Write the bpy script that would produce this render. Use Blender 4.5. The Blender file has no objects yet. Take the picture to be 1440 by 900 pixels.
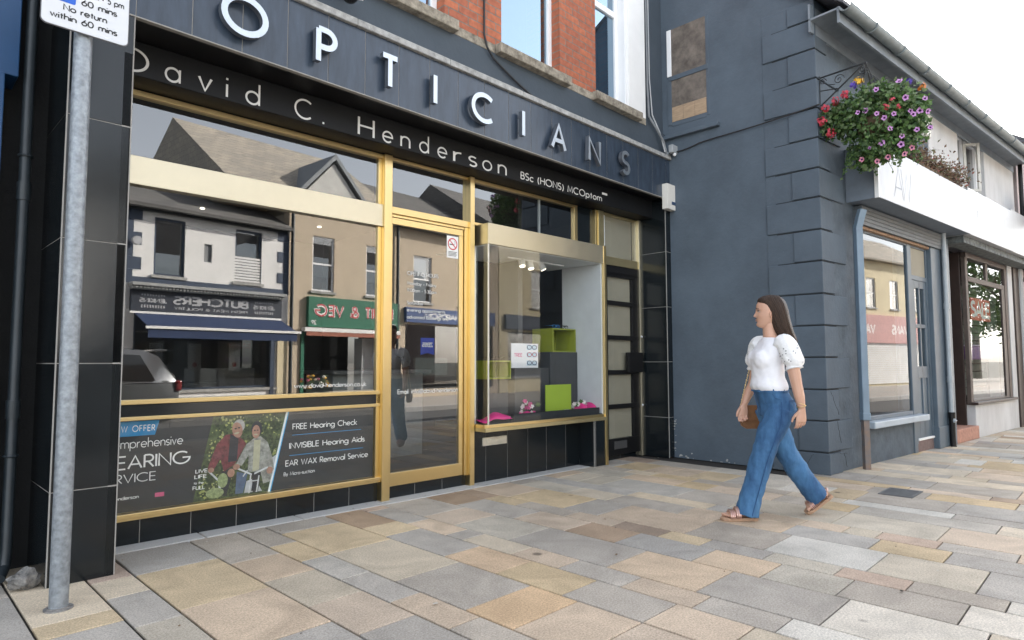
import bpy, bmesh, math, random
from mathutils import Vector, Matrix
R = math.radians
PI = math.pi
rnd = random.Random(7)
SC = bpy.context.scene
COL = SC.collection

# ------------------------------------------------------------------ camera, sky, sun, exposure
CAM_Y, CAM_Z = -4.025, 1.15
yaw, pitch, roll = R(45.477), R(3.792), R(-0.135)
fw = Vector((math.sin(yaw) * math.cos(pitch), math.cos(yaw) * math.cos(pitch), math.sin(pitch)))
r0 = Vector((math.cos(yaw), -math.sin(yaw), 0))
u0 = r0.cross(fw)
rr = r0 * math.cos(roll) + u0 * math.sin(roll)
uu = -r0 * math.sin(roll) + u0 * math.cos(roll)
cd = bpy.data.cameras.new('camera')
cam = bpy.data.objects.new('camera', cd)
COL.objects.link(cam)
M = Matrix(((rr.x, uu.x, -fw.x, 0), (rr.y, uu.y, -fw.y, CAM_Y), (rr.z, uu.z, -fw.z, CAM_Z), (0, 0, 0, 1)))
cam.matrix_world = M
cd.sensor_width = 36
cd.lens = 36 * 890.9 / 1440
cd.clip_start = 0.05
cd.clip_end = 2000
SC.camera = cam

SUN_AZ, SUN_EL = R(22.5), R(29.0)          # azimuth from +X towards +Y
world = bpy.data.worlds.new('World')
SC.world = world
world.use_nodes = True
wn = world.node_tree
bg = wn.nodes['Background']
sky = wn.nodes.new('ShaderNodeTexSky')
sky.sky_type = 'NISHITA'
sky.sun_disc = False
sky.sun_elevation = SUN_EL
sky.sun_rotation = R(90) - SUN_AZ
sky.air_density = 1.0
sky.dust_density = 2.0
sky.ozone_density = 1.0
hz = wn.nodes.new('ShaderNodeHueSaturation')      # thin high haze: a paler sky than the clear-air model gives
hz.inputs['Saturation'].default_value = 0.34
wn.links.new(sky.outputs[0], hz.inputs['Color'])
wn.links.new(hz.outputs[0], bg.inputs['Color'])
bg.inputs['Strength'].default_value = 0.15
sd = bpy.data.lights.new('sun', 'SUN')
sd.energy = 4.5
sd.angle = R(0.5)
sd.color = (1.0, 0.93, 0.83)
sun = bpy.data.objects.new('sun', sd)
COL.objects.link(sun)
sv = Vector((math.cos(SUN_AZ) * math.cos(SUN_EL), math.sin(SUN_AZ) * math.cos(SUN_EL), math.sin(SUN_EL)))
sun.rotation_euler = sv.to_track_quat('Z', 'Y').to_euler()
sun.location = (40, 15, 30)
SC.view_settings.view_transform = 'Standard'
SC.view_settings.look = 'None'
SC.view_settings.gamma = 1
SC.view_settings.exposure = 2.25
SC.view_settings.use_curve_mapping = False
SC.cycles.use_denoising = True
SC.cycles.max_bounces = 10
SC.cycles.glossy_bounces = 5
SC.cycles.transparent_max_bounces = 12
SC.cycles.diffuse_bounces = 5
SC.cycles.sample_clamp_indirect = 6

# ------------------------------------------------------------------ frames and mesh builder
class Fr:
    """local frame: s along a front, d out of it towards the street, z up"""
    def __init__(self, o, deg):
        a = R(deg)
        self.o = Vector((o[0], o[1], 0)); self.u = Vector((math.cos(a), math.sin(a), 0)); self.n = Vector((math.sin(a), -math.cos(a), 0))
    def w(self, s, d, z):
        p = self.o + self.u * s + self.n * d
        return Vector((p.x, p.y, z))
W = Fr((0, 0), 0)               # facade plane of the black tiles
F = Fr((1.0, .565), -1.3)       # recessed shopfront
B = Fr((6.885, -1.744), -6)     # grey building's street front
SIDE = Fr((6.885, 0), -90)      # its side wall: s runs towards the street
OB = Fr((2.7676, -11.2123), 172.979)   # shops across the street

class MB:
    def __init__(self):
        self.v, self.f, self.m = [], [], []
    def add(self, vs, fs, mi=0):
        b = len(self.v)
        self.v += [Vector(p) for p in vs]
        for q in fs:
            self.f.append([b + i for i in q]); self.m.append(mi)
    def box(self, fr, s0, s1, d0, d1, z0, z1, mi=0):
        if s1 < s0: s0, s1 = s1, s0
        if d1 < d0: d0, d1 = d1, d0
        P = [fr.w(s, d, z) for z in (z0, z1) for s, d in ((s0, d1), (s1, d1), (s1, d0), (s0, d0))]
        self.add(P, [(0, 1, 5, 4), (1, 2, 6, 5), (2, 3, 7, 6), (3, 0, 4, 7), (4, 5, 6, 7), (3, 2, 1, 0)], mi)
        return self
    def quad(self, pts, mi=0):
        self.add(pts, [tuple(range(len(pts)))], mi); return self
    def rect(self, fr, s0, s1, z0, z1, d, mi=0):
        return self.quad([fr.w(s0, d, z0), fr.w(s1, d, z0), fr.w(s1, d, z1), fr.w(s0, d, z1)], mi)
    def prism(self, fr, poly, d0, d1, mi=0):
        n = len(poly)
        a = sum(poly[i][0] * poly[(i + 1) % n][1] - poly[(i + 1) % n][0] * poly[i][1] for i in range(n))
        if a < 0: poly = poly[::-1]
        P = [fr.w(s, d1, z) for s, z in poly] + [fr.w(s, d0, z) for s, z in poly]
        self.add(P, [tuple(range(n)), tuple(range(2 * n - 1, n - 1, -1))] + [(i, n + i, n + (i + 1) % n, (i + 1) % n) for i in range(n)], mi)
        return self
    def tube(self, pts, rad, n=8, mi=0, caps=True, flat=None):
        pts = [Vector(p) for p in pts]
        N = len(pts)
        if not isinstance(rad, (list, tuple)): rad = [rad] * N
        up = None; rings = []
        for i, p in enumerate(pts):
            t = (pts[min(i + 1, N - 1)] - pts[max(i - 1, 0)]).normalized()
            if up is None:
                up = Vector((0, 0, 1)) if abs(t.z) < .9 else Vector((1, 0, 0))
            x = t.cross(up)
            if x.length < 1e-6: x = t.cross(Vector((0, 1, 0)))
            x.normalize(); y = x.cross(t).normalized(); up = y
            ra = rad[i]; rb = ra if flat is None else ra * flat
            rings.append([p + x * (ra * math.cos(2 * PI * k / n)) + y * (rb * math.sin(2 * PI * k / n)) for k in range(n)])
        self.loft(rings, mi, caps)
        return self
    def loft(self, rings, mi=0, caps=True):
        n = len(rings[0]); N = len(rings)
        vs = [p for r in rings for p in r]
        fs = []
        for i in range(N - 1):
            for k in range(n):
                fs.append((i * n + k, i * n + (k + 1) % n, (i + 1) * n + (k + 1) % n, (i + 1) * n + k))
        if caps:
            fs.append(tuple(range(n))[::-1]); fs.append(tuple(range((N - 1) * n, N * n)))
        self.add(vs, fs, mi); return self
    def ell(self, c, rx, ry, rz, nu=12, nv=8, mi=0, rot=None):
        c = Vector(c); vs = []
        for j in range(nv + 1):
            a = PI * j / nv
            for i in range(nu):
                b = 2 * PI * i / nu
                p = Vector((rx * math.sin(a) * math.cos(b), ry * math.sin(a) * math.sin(b), rz * math.cos(a)))
                if rot is not None: p = rot @ p
                vs.append(c + p)
        fs = [(j * nu + i, (j + 1) * nu + i, (j + 1) * nu + (i + 1) % nu, j * nu + (i + 1) % nu) for j in range(nv) for i in range(nu)]
        self.add(vs, fs, mi); return self
    def build(self, name, mats, parent=None, smooth=False, bevel=0, auto=None, **props):
        me = bpy.data.meshes.new(name)
        o0 = Vector((0, 0, 0))
        if parent is None and self.v:
            lo = [min(v[i] for v in self.v) for i in range(3)]; hi = [max(v[i] for v in self.v) for i in range(3)]
            o0 = Vector(((lo[0] + hi[0]) / 2, (lo[1] + hi[1]) / 2, lo[2]))
        me.from_pydata([v - o0 for v in self.v], [], self.f)
        if not isinstance(mats, (list, tuple)): mats = [mats]
        for m in mats: me.materials.append(m)
        me.polygons.foreach_set('material_index', self.m)
        if smooth or auto: me.polygons.foreach_set('use_smooth', [True] * len(self.f))
        me.validate(); me.update()
        if auto: me.set_sharp_from_angle(angle=R(auto))
        o = bpy.data.objects.new(name, me)
        COL.objects.link(o)
        o.location = o0
        if parent is not None:
            o.parent = parent; o.matrix_parent_inverse = Matrix.Translation(-world_loc(parent))
        if bevel:
            b = o.modifiers.new('bevel', 'BEVEL'); b.width = bevel; b.segments = 2; b.limit_method = 'ANGLE'; b.angle_limit = R(40)
        for k, v in props.items(): o[k] = v
        return o

def world_loc(o):
    """parts keep world coordinates in their meshes, so only a top-level parent is displaced"""
    return Vector(o.location) if o.parent is None else Vector((0, 0, 0))
def thing(name, label, cat, loc, group=None, kind=None):
    o = bpy.data.objects.new(name, None); COL.objects.link(o)
    o.location = loc; o.empty_display_size = .1
    o['label'] = label; o['category'] = cat
    if group: o['group'] = group
    if kind: o['kind'] = kind
    return o
def tag(o, label, cat, group=None):
    o['label'] = label; o['category'] = cat
    if group: o['group'] = group
    return o

# ------------------------------------------------------------------ materials
MATS = {}
def pm(name, col, rough=.5, metal=0., var=.12, scale=6., bump=0., bscale=60., spec=.5, coat=0., col2=None, detail=6., rvar=0., stretch=None):
    if name in MATS: return MATS[name]
    m = bpy.data.materials.new(name); m.use_nodes = True
    nt = m.node_tree; N = nt.nodes; L = nt.links
    b = N['Principled BSDF']
    b.inputs['Roughness'].default_value = rough; b.inputs['Metallic'].default_value = metal
    b.inputs['Specular IOR Level'].default_value = spec; b.inputs['Coat Weight'].default_value = coat
    tc = N.new('ShaderNodeTexCoord')
    src = tc.outputs['Object']
    if stretch:
        mp = N.new('ShaderNodeMapping'); mp.inputs['Scale'].default_value = stretch
        L.new(src, mp.inputs['Vector']); src = mp.outputs['Vector']
    nz = N.new('ShaderNodeTexNoise'); nz.inputs['Scale'].default_value = scale; nz.inputs['Detail'].default_value = detail
    nz.inputs['Roughness'].default_value = .65
    L.new(src, nz.inputs['Vector'])
    mx = N.new('ShaderNodeMix'); mx.data_type = 'RGBA'
    c1 = [c * (1 - var) for c in col]; c2 = list(col2) if col2 else [min(1, c * (1 + var)) for c in col]
    mx.inputs[6].default_value = (*c1, 1); mx.inputs[7].default_value = (*c2, 1)
    cr = N.new('ShaderNodeMapRange'); cr.inputs[1].default_value = .3; cr.inputs[2].default_value = .7
    L.new(nz.outputs['Fac'], cr.inputs[0]); L.new(cr.outputs[0], mx.inputs[0]); L.new(mx.outputs[2], b.inputs['Base Color'])
    if rvar:
        rm = N.new('ShaderNodeMapRange'); rm.inputs[3].default_value = max(.02, rough - rvar); rm.inputs[4].default_value = min(1, rough + rvar)
        L.new(nz.outputs['Fac'], rm.inputs[0]); L.new(rm.outputs[0], b.inputs['Roughness'])
    if bump:
        n2 = N.new('ShaderNodeTexNoise'); n2.inputs['Scale'].default_value = bscale; n2.inputs['Detail'].default_value = 5
        L.new(src, n2.inputs['Vector'])
        bp = N.new('ShaderNodeBump'); bp.inputs['Strength'].default_value = bump; bp.inputs['Distance'].default_value = .01
        L.new(n2.outputs['Fac'], bp.inputs['Height']); L.new(bp.outputs[0], b.inputs['Normal'])
    MATS[name] = m
    return m

def glass(name, r0=.09, tint=(.9, .93, .92), rough=0.0, wave=.0, coat=(1, 1, 1)):
    """single-sheet pane: Schlick mix of clear transmission and mirror reflection"""
    m = bpy.data.materials.new(name); m.use_nodes = True
    nt = m.node_tree; N = nt.nodes; L = nt.links
    N.remove(N['Principled BSDF'])
    out = N['Material Output']
    g = N.new('ShaderNodeNewGeometry')
    dp = N.new('ShaderNodeVectorMath'); dp.operation = 'DOT_PRODUCT'
    L.new(g.outputs['Incoming'], dp.inputs[0]); L.new(g.outputs['Normal'], dp.inputs[1])
    ab = N.new('ShaderNodeMath'); ab.operation = 'ABSOLUTE'; L.new(dp.outputs['Value'], ab.inputs[0])
    om = N.new('ShaderNodeMath'); om.operation = 'SUBTRACT'; om.inputs[0].default_value = 1; L.new(ab.outputs[0], om.inputs[1])
    pw = N.new('ShaderNodeMath'); pw.operation = 'POWER'; pw.inputs[1].default_value = 5; L.new(om.outputs[0], pw.inputs[0])
    ml = N.new('ShaderNodeMath'); ml.operation = 'MULTIPLY_ADD'; ml.inputs[1].default_value = 1 - r0; ml.inputs[2].default_value = r0
    L.new(pw.outputs[0], ml.inputs[0])
    tr = N.new('ShaderNodeBsdfTransparent'); tr.inputs[0].default_value = (*tint, 1)
    gl = N.new('ShaderNodeBsdfGlossy'); gl.inputs['Roughness'].default_value = rough; gl.inputs['Color'].default_value = (*coat, 1)  # coat is only a tint on the mirror reflection
    if wave:
        tc = N.new('ShaderNodeTexCoord'); nz = N.new('ShaderNodeTexNoise'); nz.inputs['Scale'].default_value = 1.3; nz.inputs['Detail'].default_value = 1
        L.new(tc.outputs['Object'], nz.inputs['Vector'])
        bp = N.new('ShaderNodeBump'); bp.inputs['Strength'].default_value = wave; bp.inputs['Distance'].default_value = .02
        L.new(nz.outputs['Fac'], bp.inputs['Height']); L.new(bp.outputs[0], gl.inputs['Normal'])
    mx = N.new('ShaderNodeMixShader')
    L.new(ml.outputs[0], mx.inputs[0]); L.new(tr.outputs[0], mx.inputs[1]); L.new(gl.outputs[0], mx.inputs[2])
    L.new(mx.outputs[0], out.inputs['Surface'])
    return m

def brickmat(name, c1, c2, mortar, bw=.225, bh=.075, ax='x', rough=.85, msize=.012):
    m = bpy.data.materials.new(name); m.use_nodes = True
    nt = m.node_tree; N = nt.nodes; L = nt.links; b = N['Principled BSDF']
    b.inputs['Roughness'].default_value = rough
    tc = N.new('ShaderNodeTexCoord'); sp = N.new('ShaderNodeSeparateXYZ'); cb = N.new('ShaderNodeCombineXYZ')
    L.new(tc.outputs['Object'], sp.inputs[0])
    if ax == 'x':
        L.new(sp.outputs[0], cb.inputs[0])
    else:
        ad = N.new('ShaderNodeMath'); ad.operation = 'ADD'
        L.new(sp.outputs[0], ad.inputs[0]); L.new(sp.outputs[1], ad.inputs[1]); L.new(ad.outputs[0], cb.inputs[0])
    L.new(sp.outputs[2], cb.inputs[1])
    br = N.new('ShaderNodeTexBrick')
    br.inputs['Scale'].default_value = 1; br.inputs['Brick Width'].default_value = bw; br.inputs['Row Height'].default_value = bh
    br.inputs['Mortar Size'].default_value = msize / 2; br.inputs['Mortar Smooth'].default_value = .2; br.inputs['Bias'].default_value = -.1
    br.inputs['Color1'].default_value = (*c1, 1); br.inputs['Color2'].default_value = (*c2, 1); br.inputs['Mortar'].default_value = (*mortar, 1)
    L.new(cb.outputs[0], br.inputs['Vector'])
    nz = N.new('ShaderNodeTexNoise'); nz.inputs['Scale'].default_value = 22; nz.inputs['Detail'].default_value = 6
    L.new(tc.outputs['Object'], nz.inputs['Vector'])
    hs = N.new('ShaderNodeMix'); hs.data_type = 'RGBA'; hs.blend_type = 'MULTIPLY'; hs.inputs[0].default_value = .6
    mr = N.new('ShaderNodeMapRange'); mr.inputs[1].default_value = .3; mr.inputs[2].default_value = .7; mr.inputs[3].default_value = .55; mr.inputs[4].default_value = 1.2
    L.new(nz.outputs['Fac'], mr.inputs[0]); L.new(br.outputs['Color'], hs.inputs[6]); L.new(mr.outputs[0], hs.inputs[7])
    L.new(hs.outputs[2], b.inputs['Base Color'])
    bp = N.new('ShaderNodeBump'); bp.inputs['Strength'].default_value = .8; bp.inputs['Distance'].default_value = .008; bp.invert = True
    L.new(br.outputs['Fac'], bp.inputs['Height']); L.new(bp.outputs[0], b.inputs['Normal'])
    return m

def attrmat(name, rough=.8, speck=.30, bump=.3):
    """stone slabs: each slab's own stone colour from a face attribute, granular speckle and veins on top"""
    m = bpy.data.materials.new(name); m.use_nodes = True
    nt = m.node_tree; N = nt.nodes; L = nt.links; b = N['Principled BSDF']
    b.inputs['Roughness'].default_value = rough; b.inputs['Specular IOR Level'].default_value = .35
    at = N.new('ShaderNodeAttribute'); at.attribute_name = 'stone'
    tc = N.new('ShaderNodeTexCoord')
    n1 = N.new('ShaderNodeTexNoise'); n1.inputs['Scale'].default_value = 105; n1.inputs['Detail'].default_value = 3; n1.inputs['Roughness'].default_value = .9
    n2 = N.new('ShaderNodeTexNoise'); n2.inputs['Scale'].default_value = 3.2; n2.inputs['Detail'].default_value = 8; n2.inputs['Distortion'].default_value = 1.2
    n3 = N.new('ShaderNodeTexNoise'); n3.inputs['Scale'].default_value = .55; n3.inputs['Detail'].default_value = 5
    for n in (n1, n2, n3): L.new(tc.outputs['Object'], n.inputs['Vector'])
    def rng(n, a, c, lo=.3, hi=.7):
        r = N.new('ShaderNodeMapRange'); r.inputs[1].default_value = lo; r.inputs[2].default_value = hi; r.inputs[3].default_value = a; r.inputs[4].default_value = c
        L.new(n.outputs['Fac'], r.inputs[0]); return r
    prev = at.outputs['Color']
    for r in (rng(n1, 1 - speck, 1 + speck, .36, .64), rng(n2, .82, 1.13), rng(n3, .80, 1.1)):
        mx = N.new('ShaderNodeMix'); mx.data_type = 'RGBA'; mx.blend_type = 'MULTIPLY'; mx.inputs[0].default_value = 1
        L.new(prev, mx.inputs[6]); L.new(r.outputs[0], mx.inputs[7]); prev = mx.outputs[2]
    # dark grit and gum spots
    vo = N.new('ShaderNodeTexVoronoi'); vo.inputs['Scale'].default_value = 1.5; vo.feature = 'F1'
    L.new(tc.outputs['Object'], vo.inputs['Vector'])
    st = N.new('ShaderNodeMapRange'); st.inputs[1].default_value = .03; st.inputs[2].default_value = .055; st.inputs[3].default_value = .30; st.inputs[4].default_value = 1
    L.new(vo.outputs['Distance'], st.inputs[0])
    mx = N.new('ShaderNodeMix'); mx.data_type = 'RGBA'; mx.blend_type = 'MULTIPLY'; mx.inputs[0].default_value = .9
    L.new(prev, mx.inputs[6]); L.new(st.outputs[0], mx.inputs[7]); prev = mx.outputs[2]
    L.new(prev, b.inputs['Base Color'])
    bp = N.new('ShaderNodeBump'); bp.inputs['Strength'].default_value = bump; bp.inputs['Distance'].default_value = .004
    L.new(n1.outputs['Fac'], bp.inputs['Height']); L.new(bp.outputs[0], b.inputs['Normal'])
    return m

m_tile = pm('black_tile', (.008, .011, .013), .16, var=.25, scale=3, bump=.05, bscale=9, rvar=.06)
m_fascia = pm('sky_tinted_fascia_tile', (.034, .048, .070), .24, var=.3, scale=5, bump=.04, bscale=9, rvar=.08, stretch=(3, 3, .6))  # black tile again, blue sky reflection painted into a lighter base
m_grout = pm('grout', (.30, .29, .27), .9)
m_gold = pm('gold_anodised', (.70, .54, .27), .31, 1.0, var=.04, scale=2, rvar=.03)
m_pale = pm('sky_paled_gold', (.60, .55, .42), .42, 1.0, var=.05, scale=3, rvar=.07)  # same gold metal, base paled to paint in the bright sky it reflects
m_olive = pm('dull_gold', (.50, .43, .25), .42, .9, var=.1, scale=4)
m_blackpanel = pm('black_sign_panel', (.006, .0065, .0075), .5, var=.2, spec=.22)
m_white = pm('white_paint', (.80, .80, .79), .5, var=.03)
m_letter = pm('pale_lettering', (.62, .62, .60), .5, var=.02)
m_steel = pm('brushed_steel', (.50, .54, .58), .40, 1.0, var=.06, scale=14)
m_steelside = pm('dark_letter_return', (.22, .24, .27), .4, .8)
m_coping = pm('weathered_coping', (.33, .33, .32), .85, var=.35, scale=18, bump=.3, bscale=80)
m_sill = pm('lichen_sill', (.20, .17, .13), .95, var=.45, scale=16, bump=.6, bscale=40, col2=(.40, .36, .29))
m_render = pm('slate_blue_render', (.080, .104, .131), .72, var=.19, scale=1.7, bump=.35, bscale=26, spec=.35, rvar=.10, detail=9)
m_render2 = pm('slate_blue_band', (.058, .074, .092), .7, var=.1, scale=2.2, bump=.15, bscale=30, spec=.3)
m_greyfront = pm('slate_blue_front', (.080, .102, .126), .7, var=.28, scale=5, bump=.5, bscale=24, spec=.3)
m_groove = pm('render_groove', (.025, .03, .036), .9)
m_brick = brickmat('red_brick', (.44, .135, .065), (.33, .10, .055), (.20, .17, .14))
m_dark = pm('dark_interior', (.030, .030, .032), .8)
m_black = pm('black_paint', (.008, .008, .009), .4, spec=.3)
m_frame = pm('white_upvc', (.82, .83, .84), .35, var=.02)
m_galv = pm('galvanised_steel', (.25, .275, .30), .48, .35, var=.28, scale=34, rvar=.1, detail=2)
m_cable = pm('black_cable', (.02, .02, .022), .6)
m_glass = glass('shop_glass', .17, (.72, .75, .74), wave=.006)
m_caseglass = glass('display_case_glass', .055, (.95, .97, .96))
m_upglass = glass('sky_tinted_glass', .42, (.20, .23, .25), wave=.05, coat=(.62, .82, 1.0))  # blue of the reflected sky is painted into the reflection tint
m_farglass = glass('far_glass', .22, (.35, .37, .38))

# ------------------------------------------------------------------ stroke lettering (geometric sans)
def _arc(cx, cy, rx, ry, a0, a1, n=14):
    return [(cx + rx * math.cos(R(a0 + (a1 - a0) * i / n)), cy + ry * math.sin(R(a0 + (a1 - a0) * i / n))) for i in range(n + 1)]
def _glyphs():
    G = {}
    def g(ch, w, *st): G[ch] = (w, st)
    S = lambda w, h, x0=0: _arc(x0 + w / 2, h * .75, w / 2, h * .25, 35, 180, 9) + _arc(x0 + w / 2, h * .75, w / 2, h * .25, 180, 270, 6)[1:] + _arc(x0 + w / 2, h * .25, w / 2, h * .25, 90, 0, 6)[1:] + _arc(x0 + w / 2, h * .25, w / 2, h * .25, 0, -145, 9)[1:]
    g('A', .74, [(0, 0), (.37, 1), (.74, 0)], [(.13, .33), (.61, .33)])
    g('B', .5, [(0, 0), (0, 1)], [(0, 1), (.24, 1)] + _arc(.24, .76, .22, .24, 90, -90) + [(0, .52)], [(.05, .52), (.26, .52)] + _arc(.26, .26, .24, .26, 90, -90) + [(0, 0)])
    g('C', .85, _arc(.5, .5, .5, .5, 48, 312, 22))
    g('D', .72, [(0, 0), (0, 1), (.22, 1)] + _arc(.22, .5, .5, .5, 90, -90, 18) + [(0, 0)])
    g('E', .46, [(.46, 1), (0, 1), (0, 0), (.46, 0)], [(0, .52), (.43, .52)])
    g('F', .44, [(.44, 1), (0, 1), (0, 0)], [(0, .52), (.40, .52)])
    g('G', .95, _arc(.5, .5, .5, .5, 48, 360, 24) + [(.56, .5)])
    g('H', .64, [(0, 0), (0, 1)], [(.64, 0), (.64, 1)], [(0, .52), (.64, .52)])
    g('I', .02, [(.01, 0), (.01, 1)])
    g('J', .36, [(.36, 1), (.36, .2)] + _arc(.18, .2, .18, .2, 0, -170, 8))
    g('K', .56, [(0, 0), (0, 1)], [(.54, 1), (.02, .48), (.56, 0)])
    g('L', .42, [(0, 1), (0, 0), (.42, 0)])
    g('M', .84, [(0, 0), (.1, 1), (.42, .15), (.74, 1), (.84, 0)])
    g('N', .68, [(0, 0), (0, 1), (.68, 0), (.68, 1)])
    g('O', 1.0, _arc(.5, .5, .5, .5, 90, 450, 30))
    g('P', .48, [(0, 0), (0, 1)], [(0, 1), (.22, 1)] + _arc(.22, .73, .26, .27, 90, -90) + [(0, .46)])
    g('R', .5, [(0, 0), (0, 1)], [(0, 1), (.24, 1)] + _arc(.24, .73, .25, .27, 90, -90) + [(0, .46)], [(.22, .46), (.52, 0)])
    g('S', .46, S(.46, 1))
    g('T', .5, [(0, 1), (.5, 1)], [(.25, 1), (.25, 0)])
    g('U', .58, [(0, 1), (0, .28)] + _arc(.29, .28, .29, .28, 180, 360) + [(.58, 1)])
    g('V', .7, [(0, 1), (.35, 0), (.7, 1)])
    g('W', 1.04, [(0, 1), (.27, 0), (.52, .95), (.77, 0), (1.04, 1)])
    g('X', .6, [(0, 0), (.58, 1)], [(.02, 1), (.6, 0)])
    g('Y', .6, [(0, 1), (.3, .48), (.6, 1)], [(.3, .48), (.3, 0)])
    g('Z', .55, [(.02, 1), (.55, 1), (0, 0), (.55, 0)])
    x = .62; r = x / 2
    bowl = lambda cx=r: _arc(cx, r, r, r, 0, 360, 22)
    g('a', x, bowl(), [(x, 0), (x, x)])
    g('b', x, bowl(), [(0, 0), (0, 1.06)])
    g('c', .5, _arc(r, r, r, r, 50, 310, 18))
    g('d', x, bowl(), [(x, 0), (x, 1.06)])
    g('e', x, [(0, r), (x, r)] + _arc(r, r, r, r, 0, 315, 20)[1:])
    g('f', .3, [(.12, 0), (.12, .84)] + _arc(.27, .84, .15, .2, 180, 80, 6), [(0, x), (.28, x)])
    g('g', x, bowl(), [(x, x), (x, -.08)] + _arc(r, -.08, r, .24, 0, -160, 9))
    g('h', .5, [(0, 0), (0, 1.06)], [(0, .37)] + _arc(.25, .37, .25, .25, 180, 0) + [(.5, 0)])
    g('i', .02, [(.01, 0), (.01, x)], [(.01, .83), (.01, .93)])
    g('j', .1, [(.1, x), (.1, -.2), (0, -.28)], [(.1, .83), (.1, .93)])
    g('k', .45, [(0, 0), (0, 1.06)], [(.42, x), (.02, .28), (.45, 0)])
    g('l', .02, [(.01, 0), (.01, 1.06)])
    g('m', .84, [(0, 0), (0, x)], [(0, .39)] + _arc(.21, .4, .21, .22, 180, 0) + [(.42, 0)], [(.42, .39)] + _arc(.63, .4, .21, .22, 180, 0) + [(.84, 0)])
    g('n', .48, [(0, 0), (0, x)], [(0, .37)] + _arc(.24, .37, .24, .25, 180, 0) + [(.48, 0)])
    g('o', x, bowl())
    g('p', x, bowl(), [(0, x), (0, -.34)])
    g('r', .28, [(0, 0), (0, x)], [(0, .34)] + _arc(.25, .34, .25, .26, 180, 80, 7))
    g('s', .36, S(.36, x))
    g('t', .3, [(.15, 0), (.15, .9)], [(0, x), (.3, x)])
    g('u', .48, [(0, x), (0, .25)] + _arc(.24, .25, .24, .25, 180, 360) + [(.48, x)])
    g('v', .46, [(0, x), (.23, 0), (.46, x)])
    g('w', .74, [(0, x), (.19, 0), (.37, x), (.55, 0), (.74, x)])
    g('x', .44, [(0, 0), (.43, x)], [(.01, x), (.44, 0)])
    g('y', .48, [(0, x), (.24, 0)], [(.48, x), (.12, -.32)])
    g('z', .42, [(.02, x), (.42, x), (0, 0), (.42, 0)])
    g('.', .08, [(.0, .045), (.09, .045)]); g(',', .08, [(.06, .06), (.0, -.12)])
    g('-', .28, [(0, .34), (.28, .34)]); g(':', .08, [(0, .08), (.09, .08)], [(0, .5), (.09, .5)])
    g('(', .2, _arc(.45, .4, .45, .68, 130, 230, 8)); g(')', .2, _arc(-.25, .4, .45, .68, 50, -50, 8))
    g('&', .72, [(.72, 0), (.18, .68)] + _arc(.34, .8, .18, .2, 205, 0, 9) + [(.5, .72), (.2, .5)] + _arc(.28, .27, .28, .27, 120, 320, 11) + [(.68, .42)])
    g('@', 1.0, _arc(.5, .4, .22, .22, 0, 360, 16), [(.72, .6), (.72, .3)] + _arc(.86, .3, .14, .14, 180, 360, 6) + _arc(.5, .42, .5, .5, 10, 300, 20))
    g('0', .6, _arc(.3, .5, .3, .5, 90, 450, 22)); g('1', .2, [(0, .8), (.18, 1), (.18, 0)])
    g('3', .5, _arc(.25, .75, .24, .25, 150, -90, 12) + _arc(.25, .25, .25, .25, 90, -150, 12))
    g('5', .5, [(.48, 1), (.1, 1), (.05, .55)] + _arc(.24, .32, .26, .32, 125, -140, 14))
    g('6', .56, [(.42, 1), (.06, .45)] + _arc(.28, .3, .28, .3, 150, 510, 20))
    g('8', .5, _arc(.25, .75, .21, .25, 90, 450, 16), _arc(.25, .26, .25, .26, 90, 450, 16))
    g('9', .56, [(.14, 0), (.5, .55)] + _arc(.28, .7, .28, .3, -30, 330, 20))
    return G
GL = _glyphs()
def _ribbon(P, hw):
    closed = len(P) > 3 and math.hypot(P[0][0] - P[-1][0], P[0][1] - P[-1][1]) < 1e-6
    Q = [P[0]]
    for p in P[1:]:
        if math.hypot(p[0] - Q[-1][0], p[1] - Q[-1][1]) > 1e-5: Q.append(p)
    n = len(Q); L, Rr = [], []
    for i in range(n):
        a = Q[i - 1] if i > 0 else (Q[-2] if closed else None)
        c = Q[i + 1] if i < n - 1 else (Q[1] if closed else None)
        b = Q[i]
        def nrm(p, q):
            l = math.hypot(q[0] - p[0], q[1] - p[1]); return (-(q[1] - p[1]) / l, (q[0] - p[0]) / l)
        if a is None: nx, ny = nrm(b, c); k = 1
        elif c is None: nx, ny = nrm(a, b); k = 1
        else:
            n1 = nrm(a, b); n2 = nrm(b, c); nx, ny = n1[0] + n2[0], n1[1] + n2[1]; l = math.hypot(nx, ny) or 1
            nx /= l; ny /= l; k = 1 / max(.72, nx * n1[0] + ny * n1[1])
        L.append((b[0] + nx * hw * k, b[1] + ny * hw * k)); Rr.append((b[0] - nx * hw * k, b[1] - ny * hw * k))
    return L, Rr
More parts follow.
